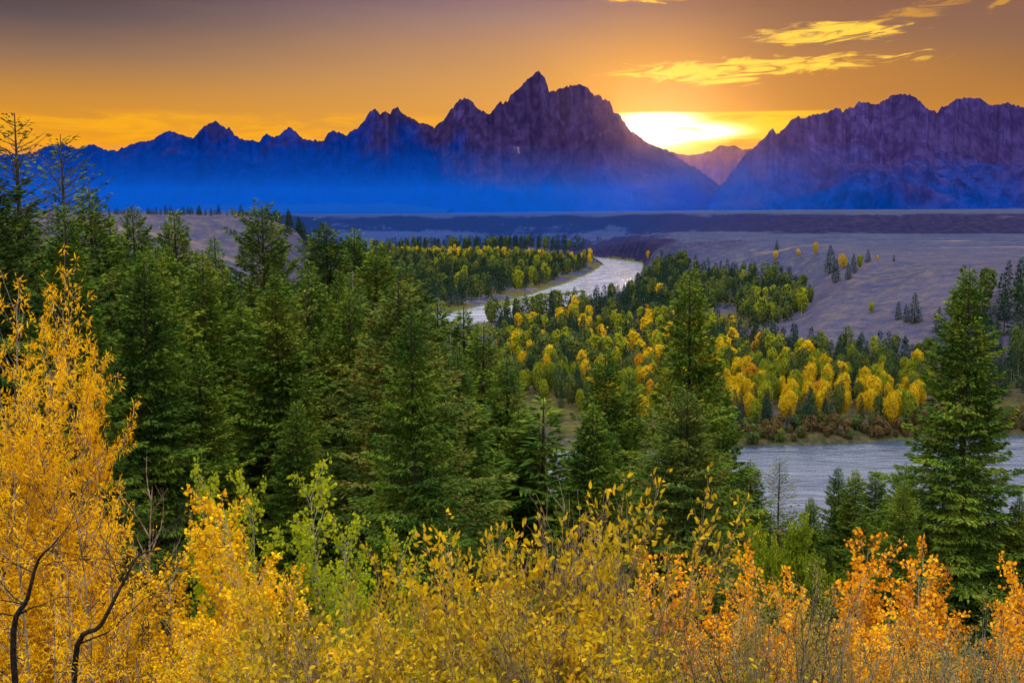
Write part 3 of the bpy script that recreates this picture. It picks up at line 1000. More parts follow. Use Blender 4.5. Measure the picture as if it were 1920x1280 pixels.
# trees that stand out: photo column of the tip, row of the tip, distance, kind, width, description
KEY = [
    (28, 212, 46, 5, 1.05, "tall spruce with a thin ragged top rising highest above the left skyline", None),
    (-40, 300, 44, 1, 1.1, "dark spruce cut by the left edge beside the tallest spruce", None),
    (112, 252, 50, 5, 0.9, "spruce with a sparse spindly tip, second tallest against the blue mountains", None),
    (165, 345, 55, 0, 1.1, "full dark spruce just right of the two sparse-topped trees", None),
    (205, 400, 62, 2, 1.1, "slim spruce at the shoulder of the left tree group", None),
    (247, 382, 78, 0, 1.0, "spruce whose pointed tip touches the bare bluff edge on the left", None),
    (325, 388, 84, 2, 1.15, "narrow spruce with its tip before the tan bluff", None),
    (402, 440, 82, 4, 1.2, "green spruce below the middle of the tan bluff", None),
    (490, 376, 68, 1, 0.95, "broad airy spruce with spreading boughs in front of the bluff's right part", None),
    (612, 415, 92, 1, 1.05, "large round-shouldered spruce at the right end of the bluff", None),
    (665, 425, 98, 0, 1.1, "dark spruce with a pointed tip beside the valley haze", None),
    (704, 452, 88, 2, 1.35, "spruce with a blunt top on the right slope of the tree mass", None),
    (530, 527, 52, 1, 0.95, "bright green spruce low in the middle of the left forest", None),
    (655, 532, 58, 0, 0.95, "upright green spruce with a slim crown in the forest centre", None),
    (722, 568, 52, 3, 1.05, "spruce with a long grey trunk showing through its lower branches", None),
    (450, 560, 50, 2, 1.1, "slender spruce left of the bright green one in the forest centre", None),
    (372, 640, 40, 4, 1.25, "mid green spruce rising behind the yellow aspens on the left", None),
    (556, 748, 40, 0, 1.1, "small fresh green spruce at the foot of the forest centre", None),
    (760, 492, 104, 1, 1.15, "spruce on the stepping-down right shoulder of the forest", None),
    (820, 560, 92, 0, 1.2, "rounded spruce whose tip stands left of the far river", None),
    (868, 575, 86, 2, 1.4, "spruce nearest below the left end of the far river", None),
    (908, 600, 80, 0, 1.2, "spruce at the right brink of the forest beside the golden valley", None),
    (948, 660, 68, 4, 1.3, "lower spruce ending the forest against the golden trees", None),
    (805, 690, 54, 3, 1.1, "open spruce with reddish dead twigs in the forest's right half", None),
    (1022, 742, 58, 6, 1.5, "small spruce with open tiered branches before the golden grove", None),
    (1135, 655, 72, 2, 1.2, "slim spruce left of the tall spruce in the middle right", None),
    (1182, 700, 74, 4, 1.2, "low spruce between the slim one and the tall middle spruce", None),
    (1293, 503, 62, 0, 0.98, "tall spire-shaped spruce rising highest in front of the golden grove", None),
    (1352, 700, 68, 2, 1.0, "spruce leaning on the right flank of the tall spire-shaped spruce", None),
    (1408, 860, 74, 2, 1.3, "low spruce at the left edge of the near water", None),
    (1462, 858, 84, 5, 1.0, "thin scraggy spruce standing alone against the near water", None),
    (1522, 930, 96, 2, 1.1, "tiny spruce tip before the near water", None),
    (1572, 872, 92, 4, 1.15, "spruce with drooping tiers on the right edge of the open water", None),
    (1606, 878, 90, 2, 1.2, "narrow spruce right of the drooping one by the water", None),
    (1642, 880, 86, 0, 1.2, "spruce between the water and the broad spruce on the right", None),
    (1818, 498, 58, 0, 1.05, "largest spruce on the right with long uneven boughs across the water", None),
    (1700, 868, 66, 0, 1.2, "spruce tucked at the left foot of the largest right spruce", None),
    (1912, 925, 56, 2, 1.1, "spruce at the right edge below the river", None),
]
for x, y, D, v, wf, lab, grp in KEY:
    place_conifer(x, y, D, v, lab, grp, wf)

# the packed forest between them
env = [(-120, 330), (0, 345), (100, 345), (150, 385), (210, 430), (300, 440), (440, 455), (560, 445), (700, 470), (760, 515), (850, 590), (930, 650), (985, 740), (1010, 830), (1060, 900), (1100, 740), (1190, 760), (1240, 690), (1350, 760),
       (1400, 900), (1460, 950), (1500, 1010), (1560, 950), (1660, 900), (1730, 860), (1840, 880), (1890, 960), (2050, 960)]
ex = [p[0] for p in env]
ey = [p[1] for p in env]
count = 0
cells = []
for D in (36, 42, 50, 58, 68, 80, 94, 110, 128):
    stepx = F * (3.9 + 0.012 * D) / D
    x = -130 + rnd.random() * stepx
    while x < 2060:
        xx = x + rnd.uniform(-0.3, 0.3) * stepx
        x += stepx
        e = np.interp(xx, ex, ey)
        hgt = rnd.uniform(19, 27) if xx < 1000 else rnd.uniform(12, 19)
        p = onz(xx, 640, 0)
        X_ = (xx - 960) / F * D
        zb = ground(X_, D)
        ztop = zb + hgt
        y = HOR + (CAMZ - ztop) * F / D
        if y < e: y = e + rnd.uniform(5, 60)
        if xx > 1000:
            if D < 44: continue
            if 1425 < xx < 1560 and y < 1010: y = 1010 + rnd.uniform(0, 60)
            if D > 100: continue
        ztop = CAMZ - (y - HOR) * D / F
        if ztop - zb < 5: continue
        near_key = any(abs(k[0] - xx) < 26 and abs(k[2] - D) < 9 for k in KEY)
        if near_key: continue
        cells.append((xx, y, D + rnd.uniform(-2.5, 2.5)))
for xx, y, D in cells:
    if xx < 330: g_ = ("spruce in the packed forest behind the tall yellow willow", "spruces behind the yellow willow")
    elif xx < 1000: g_ = ("green spruce among the close-packed spruces filling the left slope", "packed spruces of the left slope")
    elif xx < 1440: g_ = ("dark spruce in the stand below the golden grove, around the tall middle spruce", "spruces around the tall middle spruce")
    else: g_ = ("dark spruce in the thicket between the near water and the orange aspens", "spruces of the right thicket")
    place_conifer(xx, y, D, rnd.choice([0, 1, 2, 3, 4, 0, 2, 4]), g_[0], g_[1], rnd.uniform(0.95, 1.3))
print("foreground conifers", len(CON_H))

# ------------------------------------------------------------------ valley trees
M_COT = {}
M_COT["gold"] = leaf_mat("leaves_gold", [(0.0, (0.30, 0.20, 0.009)), (0.4, (0.48, 0.33, 0.011)), (0.75, (0.60, 0.42, 0.012)), (1.0, (0.58, 0.31, 0.012))], trans=0.15, obj_amt=0.5, noise_scale=0.25, noise_amt=0.3)
M_COT["orange"] = leaf_mat("leaves_orange", [(0.0, (0.34, 0.16, 0.012)), (0.5, (0.50, 0.25, 0.014)), (1.0, (0.56, 0.32, 0.014))], trans=0.15, obj_amt=0.5, noise_scale=0.25, noise_amt=0.3)
M_COT["lime"] = leaf_mat("leaves_lime", [(0.0, (0.08, 0.12, 0.014)), (0.5, (0.18, 0.22, 0.016)), (1.0, (0.34, 0.33, 0.016))], trans=0.15, obj_amt=0.5, noise_scale=0.25, noise_amt=0.3)
M_COT["green"] = leaf_mat("leaves_olive", [(0.0, (0.035, 0.070, 0.026)), (0.5, (0.065, 0.10, 0.028)), (1.0, (0.13, 0.15, 0.028))], trans=0.12, obj_amt=0.5, noise_scale=0.25, noise_amt=0.3)
M_COT["brush"] = leaf_mat("leaves_brush", [(0.0, (0.055, 0.050, 0.022)), (0.5, (0.10, 0.075, 0.030)), (1.0, (0.16, 0.085, 0.035))], trans=0.1, obj_amt=0.5, noise_scale=0.25, noise_amt=0.3)


def cottonwood(seed, n=1500, domes=1, spread=0.24, low=0.12, card=0.05):
    """unit height broadleaf: one or a few leafy domes, broad above and drawn in below, with billows and gaps"""
    r = np.random.RandomState(seed)
    PP, NN = [], []
    ds = []
    for i in range(domes):
        if i == 0:
            ds.append((0.0, 0.0, low, 1.0, spread))
        else:
            a = r.rand() * 6.28
            ds.append((math.cos(a) * spread * 0.75, math.sin(a) * spread * 0.75, low + r.uniform(0, 0.1), r.uniform(0.66, 0.9), spread * r.uniform(0.6, 0.8)))
    for x0, y0, z0, z1, sp_ in ds:
        k = int(n / domes)
        t = r.rand(k) ** 0.8
        th = r.rand(k) * 6.2832
        R = sp_ * 1.2 * t ** (0.34 + 0.2 * (seed % 3) / 2) * np.sqrt(np.clip(1 - t ** 3.2, 0, 1))
        ph = r.rand(8) * 6.28
        lump = (np.cos(3 * th + ph[0] + 5 * t) + np.cos(5 * th + ph[1] - 9 * t) + np.cos(2 * th + 14 * t + ph[2]) + 0.7 * np.cos(9 * th + ph[3] + 19 * t) + 0.6 * np.cos(7 * th - 27 * t + ph[4]))
        gap = (np.cos(4 * th + 11 * t + ph[5]) + np.cos(3 * th - 17 * t + ph[6])) > 1.45
        rr = R * (1 + 0.115 * lump + r.normal(0, 0.05, k)) * (1 - 0.34 * r.rand(k) ** 2.2)
        P = np.stack([x0 + np.cos(th) * rr, y0 + np.sin(th) * rr, z0 + (z1 - z0) * (t + 0.020 * lump)], -1)
        N = np.stack([np.cos(th), np.sin(th), (t - 0.45) * 1.6], -1)
        keep = ~gap | (r.rand(k) < 0.35)
        PP.append(P[keep])
        NN.append((norm(N) + r.normal(0, 0.45, (k, 3)))[keep])
    P = np.concatenate(PP)
    N = np.concatenate(NN)
    D = np.cross(norm(N), r.normal(size=N.shape))
    L = card * (0.6 + 0.8 * r.rand(len(P)))
    V, Fi = cards(P - norm(D) * L[:, None] * 0.5, D, N, L, L * 0.85, [(0, 0), (0.3, 0.5), (0.8, 0.4), (1, 0), (0.7, -0.45), (0.2, -0.4)], 0.0)
    br = [(np.array([(0, 0, -0.02), (0.01, 0, 0.3), (0, 0.01, 0.6), (0, 0, 0.85)]), np.array([0.014, 0.011, 0.007, 0.002]), 5)]
    for i in range(6):
        a = r.rand() * 6.28
        z0 = r.uniform(0.12, 0.5)
        q = spread * 0.6
        br.append((np.array([(0, 0, z0), (math.cos(a) * q * 0.5, math.sin(a) * q * 0.5, z0 + 0.12), (math.cos(a) * q, math.sin(a) * q, z0 + 0.3)]), np.array([0.006, 0.004, 0.002]), 3))
    tv, tf_ = tubes(br)
    return (tv, tf_), (V, Fi)


COT_GEO = [cottonwood(200 + i, n=(3800 if i < 5 else 700), domes=[1, 2, 3, 1, 2, 1, 2, 3][i], spread=[0.215, 0.19, 0.20, 0.165, 0.225, 0.21, 0.19, 0.20][i],
                      low=[0.10, 0.08, 0.12, 0.06, 0.10, 0.12, 0.1, 0.12][i], card=(0.030 if i < 5 else 0.065)) for i in range(8)]
CON_GEO = [conifer(300 + i, n_br=(110 if i < 4 else 46), Rm=[0.19, 0.155, 0.21, 0.17, 0.18, 0.155, 0.21][i], per=(24 if i < 4 else 10), card=((0.042, 0.020) if i < 4 else (0.075, 0.042)),
                   power=0.8, droop=0.25, irregular=0.2, crown0=0.04) for i in range(7)]


def joined(geo, mb, ml, name):
    (tv, tf_), (v, f) = geo
    me = mesh_np(name, np.concatenate([tv, v]), [tf_, f + len(tv)], [mb, ml], midx=np.concatenate([np.zeros(len(tf_)), np.ones(len(f))]))
    return me


bark_cot = bark_mat("bark_cottonwood", (0.30, 0.28, 0.26), (0.50, 0.47, 0.43), 3)
_cache = {}


def tree_mesh(kind, i):
    key = (kind, i)
    if key not in _cache:
        if kind == "conifer":
            _cache[key] = joined(CON_GEO[i], bark, M_NEED_DARK, "valley_conifer")
        else:
            _cache[key] = joined(COT_GEO[i], bark_cot, M_COT[kind], "valley_cottonwood")
    return _cache[key]


def march(x, y):
    d = ray(x, y)
    Ys = np.concatenate([np.arange(190, 1500, 2.0), np.arange(1500, 3000, 10.0)])
    z = CAMZ + d[2] * Ys
    g_ = gz(d[0] * Ys, Ys)
    hit = np.nonzero(z < g_)[0]
    if len(hit) == 0: return None
    i = hit[0]
    return np.array([d[0] * Ys[i], Ys[i], g_[i]])


def inpoly(x, y, poly):
    c = False
    n = len(poly)
    for i in range(n):
        x1, y1 = poly[i]
        x2, y2 = poly[(i + 1) % n]
        if (y1 > y) != (y2 > y) and x < (x2 - x1) * (y - y1) / (y2 - y1) + x1: c = not c
    return c


# zones: polygon of tree BASES in the photo, ground spacing (m), mix of kinds, height range (m)
ZONES = [
    ("yellow_row", [(742, 478), (860, 472), (1000, 482), (1120, 492), (1120, 500), (1000, 494), (860, 490), (745, 492)], 11, dict(lime=4, gold=3, green=1, conifer=2), (8, 12), "the sunlit row along the back of the grove left of the far river"),
    ("left_grove", [(700, 500), (745, 488), (1000, 494), (1142, 502), (1118, 516), (1062, 540), (1000, 556), (900, 577), (850, 585), (760, 570), (640, 560), (640, 480)], 9.0, dict(conifer=16, lime=0.9, green=2.6), (9, 16), "the dark grove left of the far river"),
    ("far_line", [(760, 466), (1000, 466), (1190, 474), (1195, 484), (1130, 484), (1000, 474), (760, 474)], 13, dict(conifer=8, green=1), (12, 20), "the dark line of trees beyond the far river"),
    ("far_left", [(600, 470), (760, 462), (760, 480), (740, 500), (600, 500)], 17, dict(conifer=6, green=2, lime=1), (10, 16), "the far woods behind the left spruces"),
    ("right_wood", [(1195, 512), (1230, 500), (1300, 492), (1420, 494), (1500, 505), (1535, 520), (1520, 560), (1480, 575), (1400, 575), (1300, 590), (1200, 600), (1100, 603), (1000, 612), (925, 618), (905, 606), (1000, 596), (1090, 582), (1185, 560)], 9.0, dict(conifer=19, green=4, lime=0.7, gold=0.15), (9, 15), "the mixed wood right of the far river"),
    ("right_tongue", [(1380, 575), (1480, 572), (1545, 588), (1510, 605), (1440, 618), (1390, 612)], 8, dict(conifer=5, green=5, lime=3), (9, 14), "the tongue of trees below the meadow ridge"),
    ("grove_back", [(925, 620), (1200, 604), (1330, 612), (1420, 640), (1560, 668), (1700, 676), (1740, 690), (1740, 712), (1500, 702), (1300, 690), (1100, 690), (935, 680)], 7.0, dict(conifer=9, green=5, lime=4.5, gold=2.2, orange=0.3), (7, 11.5), "the back of the golden grove"),
    ("grove", [(935, 682), (1100, 690), (1300, 690), (1500, 702), (1740, 712), (1760, 760), (1740, 800), (1500, 800), (1300, 800), (1150, 790), (1040, 765), (950, 730)], 5.4, dict(conifer=6, green=4, lime=7.5, gold=7.5, orange=1.3), (6.5, 10), "the golden grove by the near bend"),
    ("bank_trees", [(1340, 800), (1500, 806), (1740, 806), (1740, 832), (1500, 832), (1340, 830)], 7.5, dict(conifer=7, green=3, lime=1), (5, 11), "the bank of the near water"),
    ("right_edge", [(1800, 640), (1860, 640), (1960, 640), (2050, 660), (2050, 760), (1800, 770), (1740, 700)], 10, dict(conifer=10, green=3, gold=0.3), (9, 16), "the wood at the right edge below the slope"),
]
rz_ = random.Random(5)
TREES = []
for zname, poly, sp_m, mixd, hr, place in ZONES:
    xs0, xs1 = min(p[0] for p in poly), max(p[0] for p in poly)
    ys0, ys1 = min(p[1] for p in poly), max(p[1] for p in poly)
    wa = onz(xs0, ys1, 2), onz(xs1, ys1, 2), onz(xs0, ys0, 2), onz(xs1, ys0, 2)
    X0, X1 = min(p[0] for p in wa), max(p[0] for p in wa)
    Y0, Y1 = min(p[1] for p in wa), max(p[1] for p in wa)
    kinds = list(mixd)
    wts = [mixd[k] for k in kinds]
    yy = Y0
    while yy < Y1 + sp_m:
        # rows far away thin out: only the visible fronts matter
        spx = sp_m
        x_ = X0 + rz_.random() * spx
        while x_ < X1:
            px_, py_ = x_ + rz_.uniform(-0.42, 0.42) * spx, yy + rz_.uniform(-0.42, 0.42) * sp_m
            x_ += spx
            sx_ = 960 + F * px_ / py_
            # exact row of a point on the floor
            zc_ = 2 - CAMZ
            sy_ = 640 - F * ((zc_ / py_) * cp + sp) / (cp - (zc_ / py_) * sp)
            if not inpoly(sx_, sy_, poly): continue
            TREES.append([px_, py_, rz_.choices(kinds, wts)[0], rz_.uniform(*hr), place, zname])
        yy += sp_m * (1.0 if yy < 700 else 1.4)
TA = np.array([(t[0], t[1]) for t in TREES])
rsd = river_sd(TA[:, 0], TA[:, 1])
tz_ = gz(TA[:, 0], TA[:, 1])
zlim = np.array([9.0 if t[5] != "right_edge" else 40.0 for t in TREES])
keepm = (rsd > 9) & (tz_ > 0.7) & (tz_ < zlim)
clump = fbm(TA[:, 0] / 38, TA[:, 1] / 38, 3, seed=21)
TT = []
for k in range(len(TREES)):
    if not keepm[k]: continue
    t = TREES[k]
    # kinds gather in clumps
    if t[5] in ("grove", "grove_back", "right_wood", "left_grove"):
        if clump[k] > 0.22 and t[2] not in ("conifer",) and rz_.random() < 0.55: t[2] = "conifer"
        if clump[k] < -0.22 and t[2] == "conifer" and rz_.random() < 0.45: t[2] = "gold" if t[5] == "grove" else "green"
        if t[5] == "grove" and t[0] > 105 and t[2] == "orange": t[2] = "lime"
    if t[5] == "grove" and t[1] > 350 and t[2] in ("gold", "orange") and rz_.random() < 0.5: t[2] = "green"
    TT.append((t[0], t[1], float(tz_[k]) - 0.15, t[2], t[3], t[4], t[5]))
# trees named one by one: photo foot, height, kind
SINGLE = [
    (1555, 513, 19, "conifer", "tall dark spruce standing alone on the terrace rim left of the bare ridge"),
    (1578, 505, 10, "gold", "small golden tree just right of the lone rim spruce"),
    (1600, 512, 11, "conifer", "dark conifer on the ridge edge beside the golden rim trees"),
    (1566, 532, 14, "conifer", "dark conifer below the lone rim spruce at the ridge foot"),
    (1590, 524, 9, "conifer", "short conifer on the descending ridge edge"),
    (1612, 504, 8, "lime", "small lime bush-like tree near the ridge top"),
    (1628, 492, 8, "conifer", "little conifer at the very top of the bare ridge"),
    (1645, 489, 3.5, "gold", "tiny yellow bush at the crest end of the bare ridge"),
    (1676, 490, 4, "conifer", "tiny dark conifer alone right of the ridge crest"),
    (1529, 478, 9, "gold", "pale golden tree on the terrace slope left of the lone rim spruce"),
    (1496, 482, 6, "gold", "low golden tree farthest left on the pale terrace slope"),
    (1455, 486, 7, "gold", "small golden tree on the scarp above the mixed wood"),
    (1635, 587, 5, "lime", "round lime bush alone in the bare meadow"),
    (1684, 600, 8, "conifer", "left one of the dark conifer clump in the meadow"),
    (1698, 604, 8, "conifer", "middle conifer of the dark clump in the meadow"),
    (1714, 606, 13, "conifer", "tallest conifer of the dark clump in the meadow"),
    (1456, 470, 9, "conifer", "dark lone conifer at the lip of the scarp above the river woods"),
    (1208, 500, 8, "conifer", "small dark conifer at the right bank of the far river bend"),
    (1215, 486, 9, "gold", "yellow tree at the foot of the bare river bank"),
    (978, 452, 13, "conifer", "dark conifer standing out above the far tree line"),
    (1850, 610, 13, "conifer", "dark conifer on the slope right of the largest spruce"),
    (1880, 600, 14, "conifer", "tall dark conifer on the slope near the right edge"),
    (1905, 640, 13, "conifer", "dark conifer touching the right edge on the slope"),
    (1760, 620, 10, "conifer", "dark conifer on the slope left behind the largest spruce"),
    (1868, 655, 11, "conifer", "lower conifer in the group on the slope at right"),
    (1850, 690, 12, "conifer", "conifer at the foot of the right slope"),
    (1895, 690, 12, "conifer", "conifer at the foot of the right slope by the frame edge"),
]
COLW = {"gold": "golden yellow", "orange": "orange", "lime": "yellow-green", "green": "olive green", "brush": "brown"}
near = sorted(TT, key=lambda t: t[1])
n_con = n_cot = 0
stuff_c, stuff_l = [], []
for t in near:
    px_, py_, z_, kind, H, place, zn = t
    far = py_ > 620
    if kind == "conifer":
        n_con += 1
        if n_con > 150:
            stuff_c.append(t)
            continue
        i = rz_.randrange(4) if not far else 4 + rz_.randrange(3)
        o = link("fir_tree", tree_mesh("conifer", i), loc=(px_, py_, z_), rz=rz_.uniform(0, 6.28), scale=(H * rz_.uniform(0.95, 1.35),) * 2 + (H,))
        tag(o, "dark conifer in " + place, "fir tree", "dark conifers in " + place)
    else:
        n_cot += 1
        if n_cot > 290:
            stuff_l.append(t)
            continue
        i = rz_.randrange(5) if not far else 5 + rz_.randrange(3)
        o = link("cottonwood_tree", tree_mesh(kind, i), loc=(px_, py_, z_), rz=rz_.uniform(0, 6.28), scale=(H * rz_.uniform(0.85, 1.2),) * 2 + (H,))
        tag(o, COLW[kind] + " cottonwood in " + place, "cottonwood tree", COLW[kind] + " cottonwoods in " + place)
for x, y, H, kind, lab in SINGLE:
    p = march(x, y)
    if p is None: continue
    i = rz_.randrange(4)
    if kind == "conifer":
        tag(link("fir_tree", tree_mesh(kind, i), loc=(p[0], p[1], p[2] - 0.2), rz=rz_.uniform(0, 6.28), scale=(H * 1.25, H * 1.25, H)), lab, "fir tree")
    else:
        tag(link("cottonwood_tree", tree_mesh(kind, i), loc=(p[0], p[1], p[2] - 0.2), rz=rz_.uniform(0, 6.28), scale=(H * 1.2, H * 1.2, H)), lab, "cottonwood tree")
# trees on top of the left bluff and down its right end
for k in range(46):
    t_ = k / 45.0
    x = 212 + 330 * t_ + rz_.uniform(-4, 4)
    D = rz_.uniform(720, 900)
    X_ = (x - 960) / F * D
    H = rz_.uniform(3.5, 9.0) * (0.6 if rz_.random() < 0.3 else 1.0)
    if 0.12 < t_ < 0.2 or 0.62 < t_ < 0.66: continue
    o = link("fir_tree", tree_mesh("conifer", rz_.randrange(4)), loc=(X_, D, ground(X_, D) - 0.2), rz=rz_.uniform(0, 6.28), scale=(H * 1.7, H * 1.7, H))
    tag(o, "small dark conifer in the row on top of the tan bluff", "fir tree", "dark conifers on top of the bluff")
for k in range(34):
    x = rz_.uniform(538, 625)
    D = rz_.uniform(700, 800)
    X_ = (x - 960) / F * D
    H = rz_.uniform(9, 15)
    o = link("fir_tree", tree_mesh("conifer", rz_.randrange(4)), loc=(X_, D, ground(X_, D) - 0.2), rz=rz_.uniform(0, 6.28), scale=(H * 1.4, H * 1.4, H))
    tag(o, "dark conifer in the clump at the right end of the tan bluff", "fir tree", "dark conifers at the right end of the bluff")


def merged(items, name, geos, mats_for, label, cat):
    """one object for what lies beyond the individually built trees"""
    Vs, Fs4, Fs6, M4, M6 = [], [], [], [], []
    off = 0
    mats = [bark, bark_cot, M_NEED_DARK, M_COT["gold"], M_COT["orange"], M_COT["lime"], M_COT["green"], M_COT["brush"]]
    mi = {"conifer": 2, "gold": 3, "orange": 4, "lime": 5, "green": 6, "brush": 7}
    for px_, py_, z_, kind, H, place, zn in items:
        i = (4 + rz_.randrange(3)) if kind == "conifer" else (5 + rz_.randrange(3))
        (tv, tf_), (v, f) = (CON_GEO if kind == "conifer" else COT_GEO)[i]
        a = rz_.uniform(0, 6.28)
        k = H * (rz_.uniform(0.95, 1.35) if kind == "conifer" else rz_.uniform(0.9, 1.25))
        A_ = np.concatenate([tv, v])
        W_ = np.stack([(A_[:, 0] * math.cos(a) - A_[:, 1] * math.sin(a)) * k + px_, (A_[:, 0] * math.sin(a) + A_[:, 1] * math.cos(a)) * k + py_, A_[:, 2] * H + z_], -1)
        Vs.append(W_)
        Fs4.append(tf_ + off)
        M4.append(np.full(len(tf_), 0 if kind == "conifer" else 1))
        ff = f + off + len(tv)
        if ff.shape[1] == 4:
            Fs4.append(ff)
            M4.append(np.full(len(ff), mi[kind]))
        else:
            Fs6.append(ff)
            M6.append(np.full(len(ff), mi[kind]))
        off += len(A_)
    fl = [np.concatenate(Fs4)] + ([np.concatenate(Fs6)] if Fs6 else [])
    me = mesh_np(name, np.concatenate(Vs), fl, mats, midx=np.concatenate(M4 + M6))
    tag(link(name, me), label, cat, kind="stuff")


if stuff_c: merged(stuff_c, "conifer_woods", None, None, "dark conifer woods on the valley floor farther off", "woods")
if stuff_l: merged(stuff_l, "broadleaf_woods", None, None, "green and yellow broadleaf woods on the valley floor farther off", "woods")
print("valley", n_con, n_cot)

# riverside brush on the far bank of the near water
bx_, by_ = np.array([(rz_.uniform(20, 200), rz_.uniform(250, 345)) for k in range(4200)]).T
bs_ = river_sd(bx_, by_)
bz_ = gz(bx_, by_)
cnt = 0
for k in range(len(bx_)):
    if not (2.5 < bs_[k] < 13) or bz_[k] < 0.25 or by_[k] < 252: continue
    cnt += 1
    if cnt > 290: break
    H = rz_.uniform(1.8, 4.0) * (0.75 if bs_[k] < 5 else 1.0)
    kind = rz_.choice(["brush", "brush", "green"])
    o = link("willow_bush", tree_mesh(kind, 5 + rz_.randrange(3)), loc=(bx_[k], by_[k], bz_[k] - H * 0.15), rz=rz_.uniform(0, 6.28), scale=(H * 2.0, H * 2.0, H * 1.25))
    c_ = "russet brown" if kind == "brush" else "olive green"
    tag(o, c_ + " bush on the far bank of the near water", "bush", c_ + " bushes along the near water")

# ------------------------------------------------------------------ foreground shrubs
M_WIL = leaf_mat("willow_leaf", [(0.0, (0.22, 0.10, 0.005)), (0.15, (0.60, 0.31, 0.006)), (0.6, (0.92, 0.57, 0.008)), (0.92, (0.90, 0.64, 0.012)), (1.0, (0.45, 0.42, 0.02))], trans=0.35, obj_amt=0.12, noise_scale=1.2, noise_amt=0.25)
M_ASPY = leaf_mat("aspen_leaf_gold", [(0.0, (0.16, 0.09, 0.005)), (0.25, (0.48, 0.28, 0.005)), (0.5, (0.80, 0.46, 0.006)), (0.75, (0.88, 0.60, 0.010)), (1.0, (0.46, 0.46, 0.01))], trans=0.2, obj_amt=0.2, noise_scale=1.5, noise_amt=0.3)
M_ASPO = leaf_mat("aspen_leaf_orange", [(0.0, (0.12, 0.045, 0.006)), (0.25, (0.42, 0.16, 0.006)), (0.5, (0.76, 0.33, 0.008)), (0.8, (0.88, 0.50, 0.02)), (1.0, (0.50, 0.44, 0.03))], trans=0.2, obj_amt=0.2, noise_scale=1.5, noise_amt=0.3)
M_ASPG = leaf_mat("aspen_leaf_green", [(0.0, (0.16, 0.24, 0.010)), (0.5, (0.30, 0.38, 0.012)), (0.85, (0.46, 0.44, 0.014)), (1.0, (0.60, 0.42, 0.014))], trans=0.35, obj_amt=0.2, noise_scale=1.5, noise_amt=0.3)
M_OVAL = leaf_mat("oval_leaf", [(0.0, (0.09, 0.045, 0.015)), (0.22, (0.17, 0.13, 0.012)), (0.42, (0.36, 0.28, 0.012)), (0.62, (0.54, 0.36, 0.010)), (0.82, (0.66, 0.40, 0.012)), (1.0, (0.46, 0.16, 0.02))], trans=0.25, obj_amt=0.3, noise_scale=1.6, noise_amt=0.4)
M_SAGE = leaf_mat("sage_leaf", [(0.0, (0.07, 0.07, 0.03)), (0.5, (0.17, 0.165, 0.055)), (1.0, (0.34, 0.26, 0.06))], trans=0.15, obj_amt=0.2, noise_scale=2.0, noise_amt=0.3)
M_SEED = leaf_mat("seed_head", [(0.0, (0.24, 0.17, 0.04)), (0.5, (0.38, 0.28, 0.06)), (1.0, (0.50, 0.34, 0.05))], trans=0.2, obj_amt=0.2)
M_BUSHG = leaf_mat("bush_leaf_green", [(0.0, (0.09, 0.14, 0.010)), (0.5, (0.18, 0.26, 0.012)), (0.9, (0.34, 0.34, 0.014)), (1.0, (0.5, 0.28, 0.02))], trans=0.3, obj_amt=0.2, noise_scale=1.0, noise_amt=0.3)
B_WIL = bark_mat("bark_willow", (0.07, 0.05, 0.035), (0.30, 0.25, 0.19), 12)
B_DARK = bark_mat("bark_dark", (0.006, 0.005, 0.004), (0.026, 0.021, 0.017), 60)
B_ASP = bark_mat("bark_aspen", (0.22, 0.20, 0.12), (0.42, 0.40, 0.28), 10)
B_TWIG = bark_mat("bark_twig", (0.11, 0.072, 0.045), (0.36, 0.27, 0.19), 18)
B_LIMB = bark_mat("bark_limb", (0.015, 0.012, 0.011), (0.10, 0.085, 0.075), 40)
B_GREY = bark_mat("bark_grey", (0.07, 0.055, 0.05), (0.24, 0.20, 0.18), 18)


def rvec(r):
    return Vector((r.gauss(0, 1), r.gauss(0, 1), r.gauss(0, 1)))


def grow(r, o, d, L, rad, lvl, P, br, lf):
    seg = P["seg"][lvl]
    n = max(3, int(L / seg))
    pts = [o.copy()]
    dirs = [d.copy()]
    p = o.copy()
    for i in range(n):
        d = (d + rvec(r) * P["wob"][lvl] + Vector((0, 0, 1)) * P["trop"][lvl]).normalized()
        p = p + d * (L / n)
        pts.append(p.copy())
        dirs.append(d.copy())
    sides = 6 if rad > 0.012 else (4 if rad > 0.005 else 3)
    br.append((np.array([tuple(q) for q in pts]), np.linspace(rad, min(rad, max(rad * 0.12, P["rmin"] * 0.8)), n + 1), sides))
    if lvl < P["max"]:
        k = max(1, int(P["nc"][lvl] * L * r.uniform(0.8, 1.2)))
        s0 = P["start"][lvl]
        for j in range(k):
            s = s0 + (1 - s0) * (j + r.random()) / k
            f = s * n
            i = min(int(f), n - 1)
            q = pts[i].lerp(pts[i + 1], f - i)
            ax = dirs[i].cross(rvec(r)).normalized()
            ang = math.radians(P["ang"][lvl] * r.uniform(0.6, 1.3))
            dd = (dirs[i] * math.cos(ang) + ax * math.sin(ang)).normalized()
            LL = L * P["lr"][lvl] * (1 - P["taper"][lvl] * s) * r.uniform(0.6, 1.25)
            if LL < 0.04: continue
            grow(r, q, dd, LL, max(P["rmin"], rad * P["rr"][lvl] * (1 - 0.5 * s)), lvl + 1, P, br, lf)
    if lvl >= P["leafl"]:
        k = int(L * P["ld"] * r.uniform(0.7, 1.2)) + P.get("ltip", 0)
        for j in range(k):
            s = P.get("ls", 0.15) + (1 - P.get("ls", 0.15)) * r.random() ** P.get("lpow", 1.0)
            f = s * n
            i = min(int(f), n - 1)
            lf.append((tuple(pts[i].lerp(pts[i + 1], f - i)), tuple(dirs[i])))


